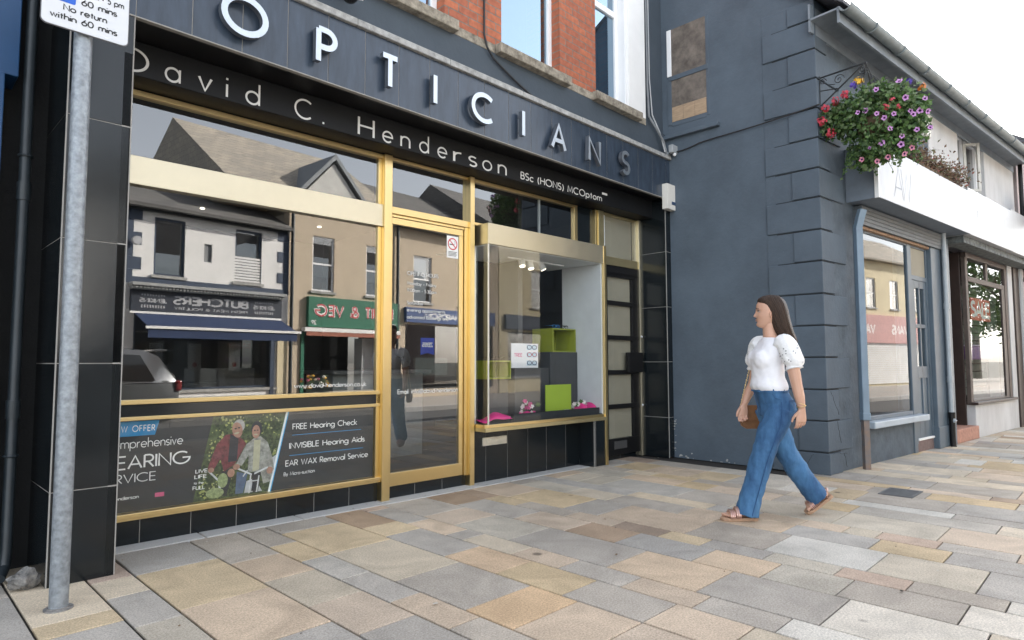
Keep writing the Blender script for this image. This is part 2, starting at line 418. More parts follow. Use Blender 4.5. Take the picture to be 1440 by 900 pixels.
def glyph(mb, ch, fr, s, z, h, d, wt=.1, sx=1., thick=0., mirror=False, mi=0, side=None, shear=0.):
    """one letter at (s, z) of cap height h; returns its width"""
    w, st = GL[ch]
    hw = wt / 2
    k = 1 - wt
    for j, P in enumerate(st):
        # keep the outer edge of the strokes inside the cap height
        P = [(p[0], hw + p[1] * k) if len(P) > 1 else p for p in P]
        L, Rr = _ribbon(P, hw)
        dd = d + j * .0004
        f = lambda p: (s + (w - p[0] if mirror else p[0]) * h * sx + shear * p[1] * h, z + p[1] * h)
        n = len(L)
        if thick == 0:
            for i in range(n - 1):
                q = [f(Rr[i]), f(Rr[i + 1]), f(L[i + 1]), f(L[i])]
                mb.quad([fr.w(a, dd, b) for a, b in q], mi)
        else:
            vs = []
            for i in range(n):
                for p in (Rr[i], L[i]):
                    a, b = f(p); vs += [fr.w(a, dd, b), fr.w(a, dd - thick, b)]
            fs = []; ms = []
            for i in range(n - 1):
                o = 4 * i; e = o + 4
                mb.add([vs[o], vs[e], vs[e + 2], vs[o + 2]], [(0, 1, 2, 3)], mi)
                mb.add([vs[o], vs[o + 1], vs[e + 1], vs[e]], [(0, 1, 2, 3)], side if side is not None else mi)
                mb.add([vs[o + 2], vs[e + 2], vs[e + 3], vs[o + 3]], [(0, 1, 2, 3)], side if side is not None else mi)
            for o in (0, 4 * (n - 1)):
                mb.add([vs[o], vs[o + 2], vs[o + 3], vs[o + 1]], [(0, 1, 2, 3)], side if side is not None else mi)
    return w * h * sx
def text(mb, s_, fr, s, z, h, d, wt=.1, track=.16, sx=1., mirror=False, mi=0, space=.34, width=None, **k):
    tot = sum((space if c == ' ' else GL[c][0]) + track for c in s_) - track
    if width: 
        sx = width / (tot * h)
    x = s + (tot * h * sx if mirror else 0)
    for c in s_:
        w = (space if c == ' ' else GL[c][0]) * h * sx
        if mirror: x -= w
        if c != ' ': glyph(mb, c, fr, x, z, h, d, wt, sx, mirror=mirror, mi=mi, **k)
        if mirror: x -= track * h * sx
        else: x += w + track * h * sx
    return tot * h * sx

# ------------------------------------------------------------------ ground: paving, kerbs, road
STONE = dict(g=(.41, .370, .318), lg=(.45, .412, .355), b=(.49, .43, .34), c=(.56, .475, .36), y=(.54, .42, .265), o=(.53, .385, .25), p=(.53, .42, .31), r=(.46, .35, .27), br=(.36, .27, .195), w=(.58, .54, .47))
m_slab = attrmat('granite_and_sandstone_slabs')
m_joint = pm('dark_joint_sand', (.028, .025, .022), .95, var=.3, scale=40)
m_asphalt = pm('asphalt', (.075, .075, .078), .9, var=.25, scale=30, bump=.5, bscale=150)
m_kerb = pm('granite_kerb', (.36, .35, .34), .8, var=.2, scale=60)
m_land = pm('far_ground', (.16, .15, .13), .95, var=.3, scale=.2)
slabs = {
0.55: [('c', -.55), ('y', -.73), ('g', None)],
.868: [('r', -.08), ('c', -.39), ('g', -.86), ('b', -1.3), ('g', None)],
1.073: [('g', -.10), ('y', -.79), ('p', -1.41), ('g', None)],
1.512: [('g', -.27), ('p', -.70), ('b', -1.18), ('p', -1.62), ('g', None)],
1.814: [('g', -.11), ('y', -.52), ('lg', -.96), ('g', -1.41), ('p', -1.85), ('g', None)],
2.004: [('g', .13), ('y', -.50), ('b', -1.18), ('g', -1.74), ('o', -2.05), ('p', -2.41), ('p', -2.80), ('br', None)],
2.46: [('br', -.14), ('y', -.42), ('g', -1.03), ('o', -1.47), ('y', -1.94), ('g', -2.41), ('p', -2.79), ('b', None)],
2.76: [('r', .25), ('g', -.25), ('p', -.68), ('g', -.85), ('c', -1.29), ('p', -1.66), ('g', -2.08), ('p', -2.48), ('g', -2.87), ('w', None)],
2.967: [('g', -.17), ('p', -.52), ('b', -1.06), ('g', -1.84), ('p', -2.39), ('g', -2.98), ('w', -3.53), ('b', None)],
3.395: [('br', -.05), ('g', -.69), ('p', -1.18), ('br', -1.59), ('g', -2.13), ('p', -2.53), ('b', -2.91), ('g', -3.41), ('w', None)],
3.71: [('br', -.04), ('y', -.40), ('g', -.92), ('p', -1.34), ('br', -1.71), ('y', -2.01), ('g', -2.41), ('b', -2.80), ('r', -3.14), ('g', -3.54), ('w', None)],
3.90: [('p', -.14), ('y', -.74), ('g', -1.08), ('p', -1.80), ('g', -2.34), ('w', -2.91), ('b', -3.40), ('g', None)],
4.365: [('g', .16), ('b', -.37), ('c', -.82), ('g', -1.48), ('p', -1.79), ('p', -2.26), ('g', -2.79), ('y', -3.18), ('g', None)],
4.655: [('g', -.82), ('c', -1.56), ('g', -1.94), ('p', -2.27), ('p', -2.55), ('b', -2.75), ('r', -3.09), ('g', -3.48), ('p', None)],
}
KY = -5.15                      # kerb line of the near pavement
def inside_building(x, y):
    if x < 6.88: return y > .62 or (y > .0 and (x < 1.0 or x > 6.77))
    return y > -1.744 - .105 * (x - 6.885) + .02
def paving():
    xs = sorted(slabs)
    k = 0; x = 4.86
    pat = (.456, .3, .19)
    bounds = list(xs) + [x]
    while x < 34:
        x += pat[k % 3]; k += 1; bounds.append(x)
    x = xs[0]; k = 0; left = []
    while x > -7:
        x -= (.32, .456, .2, .3)[k % 4]; k += 1; left.append(x)
    bounds = left[::-1] + bounds
    vs, fs, cols = [], [], []
    g = .0060; bev = .003
    for i in range(len(bounds) - 1):
        x0, x1 = bounds[i], bounds[i + 1]
        if x0 in slabs: L = list(slabs[x0]); top = .9
        else: L = []; top = .9 if x0 < 6.5 else -1.6
        y = top; seq = []
        for c, yy in L:
            if yy is None: yy = y - rnd.uniform(.4, .75)
            seq.append((c, y, yy)); y = yy
        while y > KY + .35:
            c = rnd.choice(['g', 'g', 'g', 'p', 'p', 'b', 'c', 'y', 'w' if x0 > 4.8 or y < -2.6 else 'g', 'w' if x0 > 6 else 'p', 'br' if rnd.random() < .3 else 'b', 'r' if rnd.random() < .3 else 'lg'])
            ln = rnd.choice([.3, .45, .6, .75, .9]) * (1 if x1 - x0 < .4 else .85)
            yy = y - ln
            if yy < KY + .35: yy = KY + .16
            seq.append((c, y, yy)); y = yy
        for c, ya, yb in seq:
            j = rnd.uniform(.92, 1.08); t = rnd.uniform(-.015, .015)
            col = STONE[c]; col = (col[0] * j + t, col[1] * j, col[2] * j - t)
            hz = rnd.uniform(-.0012, .0012)
            b = len(vs)
            A = (x0 + g, x1 - g, yb + .0038, ya - .0038)
            for e, z in ((0, -.03), (0, -bev + hz), (bev, hz)):
                vs += [(A[0] + e, A[2] + e, z), (A[1] - e, A[2] + e, z), (A[1] - e, A[3] - e, z), (A[0] + e, A[3] - e, z)]
            nf = [(b + 8, b + 9, b + 10, b + 11)]
            for r_ in (0, 4):
                for q in range(4): nf.append((b + r_ + q, b + r_ + (q + 1) % 4, b + r_ + 4 + (q + 1) % 4, b + r_ + 4 + q))
            fs += nf; cols += [col] * len(nf)
    me = bpy.data.meshes.new('pavement'); me.from_pydata(vs, [], fs)
    at = me.attributes.new('stone', 'FLOAT_COLOR', 'FACE')
    for i, c in enumerate(cols): at.data[i].color = (*c, 1)
    me.materials.append(m_slab)
    o = bpy.data.objects.new('pavement', me); COL.objects.link(o); o['kind'] = 'structure'
paving()
mb = MB(); mb.quad([(-60, KY - .001, -.012), (60, KY - .001, -.012), (60, 6, -.012), (-60, 6, -.012)])
mb.build('pavement_bed', m_joint, kind='structure')
mb = MB(); mb.quad([(-60, -8.65, -.125), (60, -8.65, -.125), (60, KY + .3, -.125), (-60, KY + .3, -.125)])
mb.build('road', m_asphalt, kind='structure')
mb = MB()
x = -30
while x < 36:
    mb.box(W, x + .004, x + .91, -KY - .15, -KY, -.3, .002); x += .914
x = -30
while x < 60:
    mb.box(W, x + .004, x + .91, 8.6, 8.75, -.3, .0); x += .914
mb.build('kerb', m_kerb, bevel=.012, kind='structure')
# the far pavement in plain grey flags
m_flag = brickmat('far_flags', (.40, .36, .32), (.33, .32, .31), (.1, .1, .09), .6, .45, msize=.01)
def _flagfix():
    nt = m_flag.node_tree
    for n in nt.nodes:
        if n.type == 'COMBXYZ':
            sp = [k for k in nt.nodes if k.type == 'SEPXYZ'][0]; nt.links.new(sp.outputs[1], n.inputs[1])
_flagfix()
mb = MB(); mb.quad([(-60, -16, -.004), (60, -16, -.004), (60, -8.75, -.004), (-60, -8.75, -.004)])
mb.build('far_pavement', m_flag, kind='structure')
mb = MB(); mb.quad([(-900, -900, -.34), (900, -900, -.34), (900, 900, -.34), (-900, 900, -.34)])
mb.build('ground', m_land, kind='structure')
# light granite strip at the foot of the shopfront
mb = MB()
for s0, s1 in ((.0, .62), (.625, 1.30), (1.305, 2.0), (2.005, 2.72), (2.725, 3.4), (3.405, 4.05), (4.055, 4.62)):
    mb.box(F, s0 + .003, s1 - .003, -.05, .16, -.03, .006)
mb.build('granite_edging', pm('pale_granite', (.44, .44, .43), .85, var=.22, scale=140, bump=.2, bscale=160), bevel=.003, kind='structure')

# grit, leaf crumbs and fag ends lying on the paving
mb = MB(); rg_ = random.Random(31)
for k in range(150):
    if k < 70: x = rg_.uniform(.9, 6.7); y = rg_.gauss(.34, .08) if x < 5.4 else rg_.gauss(.2, .12)
    elif k < 110: x = rg_.uniform(6.9, 12.5); y = -1.744 - .105 * (x - 6.885) - abs(rg_.gauss(.06, .07))
    else: x = rg_.uniform(.6, 8.5); y = rg_.uniform(-3.4, .2)
    r_ = rg_.uniform(.003, .009) * (1.6 if k > 130 else 1); a = rg_.uniform(0, 6.28); e = rg_.uniform(.25, .9)
    mb.add([(x + r_ * math.cos(a + q), y + r_ * e * math.sin(a + q), .0085 + (.003 if q_ % 2 else 0)) for q_, q in enumerate((0, 1.2, 2.3, 3.4, 4.6, 5.5))], [(0, 1, 2, 3, 4, 5)], rg_.choice([0, 0, 1, 2]))
mb.build('scattered_grit', [pm('grit_dark', (.05, .04, .03), .9), pm('grit_leaf', (.16, .10, .05), .9), pm('grit_pale', (.5, .46, .4), .9)], kind='stuff', label='scattered grit and leaf crumbs on the paving', category='litter')

# ------------------------------------------------------------------ the optician's building
shop = thing('optician_shop', "optician's shop with black tiled front, gold window frames and a red brick storey above", 'shop', (3.9, .5, 0))
def tiles(mb, fr, s0, s1, z0, z1, d, zs=(), ss=(), gap=.005, thick=.012, back=.05):
    """grout bed with proud tiles between the given joints"""
    mb.box(fr, s0, s1, d - back, d - .003, z0, z1, 1)
    Z = [z0] + [z for z in zs if z0 + .01 < z < z1 - .01] + [z1]; S = [s0] + [s for s in ss if s0 + .01 < s < s1 - .01] + [s1]
    for i in range(len(S) - 1):
        for j in range(len(Z) - 1):
            a = S[i] + (gap / 2 if i else 0); b = S[i + 1] - (gap / 2 if i < len(S) - 2 else 0)
            c = Z[j] + (gap / 2 if j else 0); e = Z[j + 1] - (gap / 2 if j < len(Z) - 2 else 0)
            mb.box(fr, a, b, d - thick, d, c, e, 0)
TJ = (.48, 1.148, 1.815, 2.489, 3.15)
# left pilaster: front and left return
mb = MB()
tiles(mb, W, .697, .993, 0, 3.15, 0, TJ)
LS = Fr((.69, 0), -90)      # left return, s towards the street (negative s = deeper)
tiles(mb, LS, -.58, -.006, 0, 3.15, 0, TJ)
RS = Fr((1.0, .6), 90)
tiles(mb, RS, -.60, -.006 - .0, 0, 2.92, 0, TJ)
mb.box(W, .74, .95, -.55, -.06, 0, 3.14, 0)
for a in (.690, .9935):
    mb.box(W, a, a + .0065, -.0065, .0015, 0, 3.15, 1)
mb.build('pilaster', [m_tile, m_grout], shop, bevel=.0012)
# right pilaster with its left return
mb = MB()
tiles(mb, W, 6.776, 6.884, 0, 3.15, 0, TJ)
PS = Fr((6.77, 0), -90)
tiles(mb, PS, -.46, -.006, 0, 3.15, 0, TJ)
mb.box(W, 6.77, 6.777, -.0065, .0015, 0, 3.15, 1)
mb.box(W, 6.8, 6.88, -.5, -.06, 0, 3.14, 0)
mb.build('pilaster', [m_tile, m_grout], shop, bevel=.0012)
# fascia, soffit and coping
mb = MB()
tiles(mb, W, .69, 6.884, 3.15, 3.64, .004, (), [1.0 + .305 * k for k in range(20)], thick=.012)
mb.box(W, .70, 6.88, -.62, -.047, 3.152, 3.63, 2)
mb.box(W, .69, 6.884, .000, .006, 3.142, 3.15, 1)
mb.build('fascia', [m_fascia, m_grout, m_black], shop, bevel=.0012)
mb = MB()
for k in range(7):
    a = .66 + k * .89
    mb.box(W, a, min(a + .887, 6.884), -.3, .035, 3.64 + rnd.uniform(0, .003), 3.69 + rnd.uniform(0, .006))
mb.build('coping', m_coping, shop, bevel=.006)
# steel letters
LET = [('O', 1.465), ('P', 2.105), ('T', 2.635), ('I', 3.135), ('C', 3.55), ('I', 4.175), ('A', 4.585), ('N', 5.175), ('S', 5.775)]
for ch, s in LET:
    mb = MB()
    glyph(mb, ch, W, s, 3.225, .272, .075, wt=.15, sx=.97 if ch != 'T' else .95, thick=.045, mi=0, side=1)
    w = GL[ch][0] * .272
    for q in (.25, .75):
        c = W.w(s + w * .5 if ch in 'TI' else s + w * q, 0, 3.225 + .272 * (q if ch in 'TI' else .5 + .45 * (1 if q > .5 else -1)))
        if ch in 'IT': mb.tube([c + W.n * .002, c + W.n * .032], .006, 6, 1)
    mb.build('letter', [m_steel, m_steelside], shop, label='steel letter %s standing off the fascia' % ch)
# name board under the soffit
mb = MB(); mb.box(F, -.02, 5.9, .02, .25, 2.93, 3.15)
board = mb.build('name_board', m_blackpanel, shop, bevel=.003)
mb = MB()
D_ = .2515
def put(ch, s0, s1, h=.155, z=2.947, wt=.092, **k):
    w = GL[ch][0]; glyph(mb, ch, F, s0, z, h, D_, wt, sx=(s1 - s0) / (w * h) if w > .1 else 1, **k)
put('D', .03, .158); put('a', .262, .345); put('v', .462, .54); put('i', .64, .66); put('d', .772, .862)
put('C', 1.128, 1.252); put('.', 1.345, 1.362); put('H', 1.655, 1.79)
for ch, s0, s1 in (('e', 1.878, 1.968), ('n', 2.055, 2.14), ('d', 2.245, 2.335), ('e', 2.44, 2.535), ('r', 2.622, 2.70), ('s', 2.80, 2.885), ('o', 2.967, 3.075), ('n', 3.165, 3.265)):
    put(ch, s0, s1, z=2.945)
text(mb, 'BSc (HONS) MCOptom', F, 3.47, 2.958, .078, D_, wt=.13, track=.22, width=1.29)
mb.build('lettering', m_letter, board)
mb = MB(); mb.box(F, 4.77, 4.86, .25, .256, 3.045, 3.068)
mb.build('small_tag', m_white, board)

# ---- glazed shopfront
# base course of black tiles
mb = MB()
tiles(mb, F, -.01, 2.04, 0, .16, .0, (), (.27, .575, .875, 1.165, 1.46, 1.76))
tiles(mb, F, 2.1, 2.98, 0, .10, .0, (), (2.4, 2.7))
tiles(mb, F, 3.03, 4.63, 0, .5, .0, (), (3.23, 3.52, 3.81, 4.09, 4.40))
EF = Fr(F.w(4.63, 0, 0)[:2], -91.3)
tiles(mb, EF, .0, .20, 0, .5, 0)
mb.box(F, 4.645, 4.86, .0, .2, 0, .5, 0)
tiles(mb, F, 4.86, 5.78, 0, .05, .03, (), (5.1, 5.35))
mb.build('tiled_base', [m_tile, m_grout], shop, bevel=.0012)
# main window frame
win = MB()
g_ = lambda *a, mi=0: win.box(F, *a, mi)
g_(-.01, 2.04, -.03, .035, 2.888, 2.925)                # head
g_(1.985, 2.022, -.03, .02, .205, 2.888)                # right stile
g_(-.01, .03, -.03, .02, .205, 2.888)
g_(-.01, 2.022, -.02, .045, 2.30, 2.488, mi=1)          # broad pale rail
g_(-.01, 2.022, -.03, .036, .885, .915)
g_(-.01, 2.022, -.03, .036, .783, .808)
g_(-.01, 2.022, -.02, .020, .808, .885, mi=2)
g_(-.01, 2.03, -.03, .05, .178, .206); g_(-.01, 2.03, -.03, .036, .160, .178)
shop_window = win.build('shop_window', [m_gold, m_pale, m_tile], shop, bevel=.003)
for z0, z1 in ((2.488, 2.888), (.915, 2.30), (.206, .783)):
    mb = MB(); mb.rect(F, .03, 1.985, z0, z1, .004)
    mb.build('pane', m_caseglass if z1 < 1 else m_glass, shop_window)
# mullions, full height
for s0, s1, d in ((2.022, 2.100, .065), (2.975, 3.030, .065)):
    mb = MB(); mb.box(F, s0, s1, -.05, d, 0.004, 2.925)
    mb.build('mullion', m_gold, shop, bevel=.004)
# door, transom and fanlight
mb = MB()
mb.box(F, 2.1, 2.975, -.03, .04, 2.43, 2.49); mb.box(F, 2.1, 2.975, -.03, .03, 2.90, 2.925)
mb.box(F, 2.935, 2.975, -.03, .03, .1, 2.43); mb.box(F, 2.1, 2.935, -.03, .02, 2.405, 2.43)
fan = mb.build('door_frame', [m_gold], shop, bevel=.003)
mb = MB(); mb.rect(F, 2.1, 2.975, 2.49, 2.90, .004); mb.build('pane', m_glass, fan)
mb = MB()
mb.box(F, 2.105, 2.93, -.03, .012, .105, .215); mb.box(F, 2.105, 2.93, -.03, .012, 2.345, 2.403)
mb.box(F, 2.105, 2.14, -.03, .012, .215, 2.345); mb.box(F, 2.882, 2.93, -.03, .012, .215, 2.345)
door = mb.build('door', [m_gold], shop, bevel=.003, label='gold framed glass entrance door')
mb = MB(); mb.rect(F, 2.14, 2.882, .215, 2.345, .002); mb.build('pane', m_glass, door)
mb = MB()
text(mb, 'OPENING HOURS', F, 2.30, 1.915, .036, .006, .14, width=.34)
for i, ln in enumerate(('Monday - Friday', '9.00am - 5.30pm', 'Saturday', 'evening appointments', 'advanced bookings only')):
    text(mb, ln, F, 2.30, 1.83 - .062 * i - (.05 if i > 1 else 0), .032, .006, .14, width=.021 * len(ln))
text(mb, 'Email: info@david-henderson', F, 2.21, .875, .042, .006, .14, width=.66)
mb.build('lettering', m_letter, door)
mb = MB(); text(mb, 'www.david-henderson.co.uk', F, 1.28, .955, .036, .006, .14, width=.62)
mb.build('lettering', m_letter, shop_window)
# projecting display case
case = MB()
case.box(F, 3.035, 4.88, -.55, .215, .5, .535, 1); case.box(F, 3.035, 4.88, -.55, .20, .535, .566, 0)
case.box(F, 3.075, 4.84, -.02, .205, 2.27, 2.47, 2)
case.box(F, 4.84, 4.885, .0, .212, .0, 2.47, 0)
case.box(F, 3.04, 4.60, -.03, .03, 2.47, 2.50, 0); case.box(F, 3.04, 4.60, -.03, .03, 2.895, 2.925, 0); case.box(F, 4.545, 4.60, -.03, .03, 2.50, 2.895, 0)
case.box(F, 4.0, 4.014, -.03, .0, 2.50, 2.895, 3)
dc = case.build('display_case', [m_gold, m_olive, m_pale, m_frame], shop, bevel=.003, label='projecting glass display case in gold frame')
mb = MB()
LF = Fr(F.w(3.085, 0, 0)[:2], -91.3)
mb.rect(LF, .0, .195, .566, 2.27, 0); mb.build('pane', m_caseglass, dc)
mb = MB(); mb.rect(F, 3.085, 4.84, .566, 2.27, .195); mb.build('pane', m_caseglass, dc)
mb = MB(); mb.rect(F, 3.04, 4.545, 2.50, 2.895, .004); mb.build('pane', m_glass, dc)
mb = MB(); mb.box(F, 3.06, 3.085, .0, .02, .566, 2.27); mb.box(F, 3.078, 3.092, .19, .20, .566, 2.27)
mb.build('glazing_bead', pm('pale_bead', (.55, .57, .57), .3, .6), dc)
m_caselining = pm('case_lining', (.62, .64, .66), .7, var=.05)
mb = MB(); mb.box(F, 4.815, 4.838, -.40, .18, .566, 2.27); mb.box(F, 3.09, 4.81, -.62, .18, 2.262, 2.268); mb.box(F, 3.50, 3.56, -.62, -.58, .566, 2.262)
mb.build('case_lining', m_caselining, dc)
mb = MB(); mb.box(F, 3.09, 4.81, -.6, .19, .567, .575); mb.box(F, 3.45, 4.78, .12, .17, .575, .64)
mb.build('case_floor', pm('black_velvet', (.012, .014, .017), .9), dc)
mb = MB(); mb.box(F, 3.175, 3.495, .0, .018, .345, .425); pl = mb.build('letter_plate', pm('satin_plate', (.62, .60, .53), .45, .7), dc, bevel=.004)
mb = MB(); mb.box(F, 3.225, 3.455, .018, .026, .363, .405); mb.build('flap', MATS['satin_plate'], pl, bevel=.003)
# dark infill and side entrance
mb = MB(); mb.box(F, 4.60, 4.94, -.03, .02, 2.47, 2.925); mb.build('infill_panel', m_tile, shop)
mb = MB()
mb.box(F, 4.885, 4.93, -.0, .06, .0, 2.925, 0); mb.box(F, 4.93, 5.03, -.02, .075, .0, 2.925, 1)
mb.box(F, 5.735, 5.775, -.02, .08, .0, 2.925, 2); mb.box(F, 5.03, 5.735, -.02, .065, 2.30, 2.40, 1); mb.box(F, 5.03, 5.735, -.02, .05, 2.905, 2.925, 1)
mb.box(F, 5.69, 5.735, .0, .05, 2.40, 2.905, 2)
sf = mb.build('side_door_frame', [m_gold, m_olive, m_pale], shop, bevel=.003)
m_blind = pm('cream_blind', (.30, .275, .215), .8, var=.08, scale=2)
mb = MB(); mb.box(F, 5.03, 5.69, -.03, -.01, 2.40, 2.905); mb.build('blind', m_blind, sf)
mb = MB(); mb.box(F, 5.12, 5.135, -.01, .005, 2.40, 2.905); mb.build('blind_cord', m_frame, sf)
mb = MB(); mb.rect(F, 5.03, 5.69, 2.40, 2.905, .02); mb.build('pane', m_caseglass, sf)
mb = MB()
for z in (2.19, 1.85, 1.437, 1.024, .62): mb.box(F, 5.04, 5.73, .0, .06, z - .027, z + .027)
mb.box(F, 5.04, 5.105, .0, .057, .055, 2.295); mb.box(F, 5.60, 5.73, .0, .057, .055, 2.295)
mb.box(F, 5.04, 5.73, .0, .06, 2.19, 2.297); mb.box(F, 5.04, 5.73, .0, .06, .055, .245)
sdoor = mb.build('side_door', m_black, shop, bevel=.003, label='narrow black door with five cream panes')
mb = MB(); mb.box(F, 5.10, 5.61, .005, .02, .24, 2.2); mb.build('blind', m_blind, sdoor)
mb = MB(); mb.rect(F, 5.10, 5.61, .24, 2.2, .03); mb.build('pane', m_caseglass, sdoor)
mb = MB(); mb.box(F, 5.44, 5.735, .06, .11, 1.02, 1.262); mb.build('lock_box', m_black, sdoor, bevel=.006)
mb = MB(); mb.box(F, 5.19, 5.44, .06, .068, .125, .215); mb.build('letter_plate', pm('dark_plate', (.12, .12, .12), .4, .5), sdoor, bevel=.003)
for z in (1.46, .62):
    mb = MB(); mb.tube([F.w(5.74, .085, z), F.w(5.74, .10, z)], .012, 8); mb.build('bolt', m_frame, sdoor)

# ---- upper storey
mb = MB()
mb.box(W, .69, 6.884, -.25, -.05, 3.66, 3.985)
mb.build('painted_band', m_render2, shop)
mb = MB()
WX = [(2.49, 3.33), (4.01, 4.85), (5.46, 6.10)]
z0, z1 = 4.07, 5.75
xs = [.69] + [v for w in WX for v in w] + [6.45]
for i in range(0, len(xs), 2):
    mb.box(W, xs[i], xs[i + 1], -.35, -.05, z0, z1, 2 if xs[i] > 6 else 0)
mb.box(W, .69, 6.45, -.35, -.05, z1, 7.3, 0)
mb.box(W, 6.45, 6.884, -.35, -.08, 3.985, 7.3, 1)
mb.build('brick_wall', [m_brick, m_render2, m_white], shop)
mb = MB()
for a, b in ((.69, 2.40), (3.42, 3.93), (4.94, 5.40), (6.3, 6.45)):
    mb = MB(); mb.box(W, a, b, -.3, -.045, 3.985, 4.068); mb.build('stone_course', m_sill, shop, bevel=.006)
for a, b in WX:
    e = b + .17 if b > 6 else b + .10
    mb = MB(); mb.box(W, a - .08, e, -.3, .03, 3.98, 4.072)
    mb.build('window_sill', m_sill, shop, bevel=.008)
    mb = MB()
    if b > 6:
        bb = 6.04
    else: bb = b - .0
    for x0, x1, c, d in ((a, a + .06, z0, z1), (bb - .06, bb, z0, z1), (a + .06, bb - .06, z0, z0 + .06), (a + .06, bb - .06, z1 - .06, z1), (a + .06, bb - .06, 5.18, 5.25)):
        mb.box(W, x0, x1, -.22, -.155, c, d)
    if b > 6: mb.box(W, 6.04, 6.10, -.22, -.06, z0, z1)
    wf = mb.build('upper_window', m_frame, shop, bevel=.004)
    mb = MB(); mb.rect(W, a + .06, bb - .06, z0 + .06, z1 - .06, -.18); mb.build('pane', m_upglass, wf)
    mb = MB(); mb.box(W, a, b, -.6, -.5, z0, z1); mb.build('curtain', pm('net_curtain', (.4, .4, .4), .9), wf)
# side and back walls, flat roof deck
mb = MB()
mb.box(W, .72, .9, -8, -.62, 0, 7.3); mb.box(W, 6.7, 6.88, -8, -.7, 0, 7.3); mb.box(W, .69, 6.88, -8.2, -8, 0, 7.3); mb.box(W, .69, 6.88, -8.2, -.05, 7.3, 7.4)
mb.build('rear_walls', m_brick, shop)
# interior
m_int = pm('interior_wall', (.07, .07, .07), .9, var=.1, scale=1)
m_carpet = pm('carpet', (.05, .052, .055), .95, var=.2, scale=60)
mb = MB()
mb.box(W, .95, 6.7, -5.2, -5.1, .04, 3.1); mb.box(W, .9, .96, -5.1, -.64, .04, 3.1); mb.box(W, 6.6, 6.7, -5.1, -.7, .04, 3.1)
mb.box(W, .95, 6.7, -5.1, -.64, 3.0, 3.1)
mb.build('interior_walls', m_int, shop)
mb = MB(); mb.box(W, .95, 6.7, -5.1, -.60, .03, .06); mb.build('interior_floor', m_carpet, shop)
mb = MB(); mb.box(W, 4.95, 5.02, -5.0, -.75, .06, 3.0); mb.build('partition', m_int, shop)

# ------------------------------------------------------------------ neighbour on the left
m_blue = pm('blue_gloss_paint', (.006, .050, .14), .4, var=.1)
m_pipe = pm('dark_cast_pipe', (.022, .030, .036), .45, var=.2, scale=9)
nb = thing('dark_shopfront', 'dark neighbouring shopfront with blue painted fascia end, left edge of the photo', 'shop', (.2, .5, 0))
mb = MB(); mb.box(W, -7, .69, -.9, -.52, 0, 7.2); mb.build('wall', pm('black_render', (.009, .010, .011), .8, var=.2, bump=.3), nb)
mb = MB(); mb.box(W, -2.2, .515, -.52, -.28, 2.72, 3.6); mb.build('fascia', m_blue, nb, bevel=.005)
mb = MB(); mb.box(W, .28, .455, -.52, -.26, .0, 2.72); mb.build('shopfront_pilaster', m_blue, nb, bevel=.005)
mb = MB(); mb.box(W, -7, .26, -.52, -.47, .0, 2.7); mb.build('shutter', pm('dark_shutter', (.03, .032, .035), .6), nb)
mb = MB()
mb.tube([(.568, .33, 3.6), (.568, .33, .16), (.56, .30, .07), (.53, .22, .035)], .027, 12)
for z in (.9, 2.1): mb.tube([(.568, .33, z - .05), (.568, .33, z + .05)], .033, 12)
mb.build('drainpipe', m_pipe, nb, auto=40)
for z in (.65, 2.3):
    mb = MB(); mb.tube([(.568 + .03 * math.cos(a), .33 + .03 * math.sin(a), z) for a in [k * PI / 6 for k in range(13)]] , .008, 6); mb.build('pipe_bracket', m_pipe, nb)
mb = MB()
for k in range(26):
    pass
rb = random.Random(3)
mb.ell((0, 0, 0), .062, .05, .052, 16, 10)
mb.v = [Vector((v.x * (1 + .28 * math.sin(9 * v.y * 20 + 3 * v.z * 31)) , v.y * (1 + .25 * math.sin(v.x * 90 + 2)), v.z * (1 + .3 * math.sin(v.x * 70 + v.y * 40)))) for v in mb.v]
mb.v = [v + Vector((.612, .07, .048)) for v in mb.v]
tag(mb.build('rubble_stone', pm('rubble', (.42, .40, .37), .95, var=.3, scale=34, bump=.8, bscale=60, col2=(.06, .06, .06))), 'pale lump of broken rubble on the paving by the foot of the drainpipe', 'stone')

# ------------------------------------------------------------------ parking sign on its galvanised pole
ps = thing('parking_sign', 'galvanised pole carrying a white parking time plate', 'road sign', (.683, -.365, 0))
mb = MB(); mb.tube([(.683, -.365, -.02), (.683, -.365, 3.6)], .0395, 24)
mb.build('pole', m_galv, ps, auto=40)
mb = MB(); mb.tube([(.683, -.365, 0), (.683, -.365, .006)], .060, 20); mb.tube([(.683, -.365, .004), (.683, -.365, .012)], .046, 20); mb.build('mortar_collar', pm('mortar', (.22, .21, .2), .9, var=.4, scale=30), ps)
PF = Fr((0, -.425), 0)
def rrect(x0, x1, y0, y1, r, n=5):
    P = []
    for cx, cy, a in ((x1 - r, y1 - r, 0), (x0 + r, y1 - r, 90), (x0 + r, y0 + r, 180), (x1 - r, y0 + r, 270)):
        P += [(cx + r * math.cos(R(a + 90 * i / n)), cy + r * math.sin(R(a + 90 * i / n))) for i in range(n + 1)]
    return P
mb = MB(); mb.prism(PF, rrect(.502, .862, 2.762, 3.30, .025), -.004, .0, 0); mb.prism(PF, rrect(.498, .866, 2.758, 3.304, .027), -.008, -.0045, 1)
plate = mb.build('plate', [pm('sign_white', (.60, .62, .65), .35, var=.03), pm('sign_edge', (.10, .10, .11), .5)], ps)
mb = MB()
text(mb, 'within 60 mins', PF, .537, 2.797, .034, .001, .17, track=.17, width=.275)
text(mb, 'No return', PF, .588, 2.845, .034, .001, .17, track=.17, width=.178)
text(mb, '60 mins', PF, .660, 2.897, .034, .001, .17, track=.17, width=.148)
text(mb, '9 am - 5 pm', PF, .655, 2.948, .034, .001, .17, track=.17, width=.183)
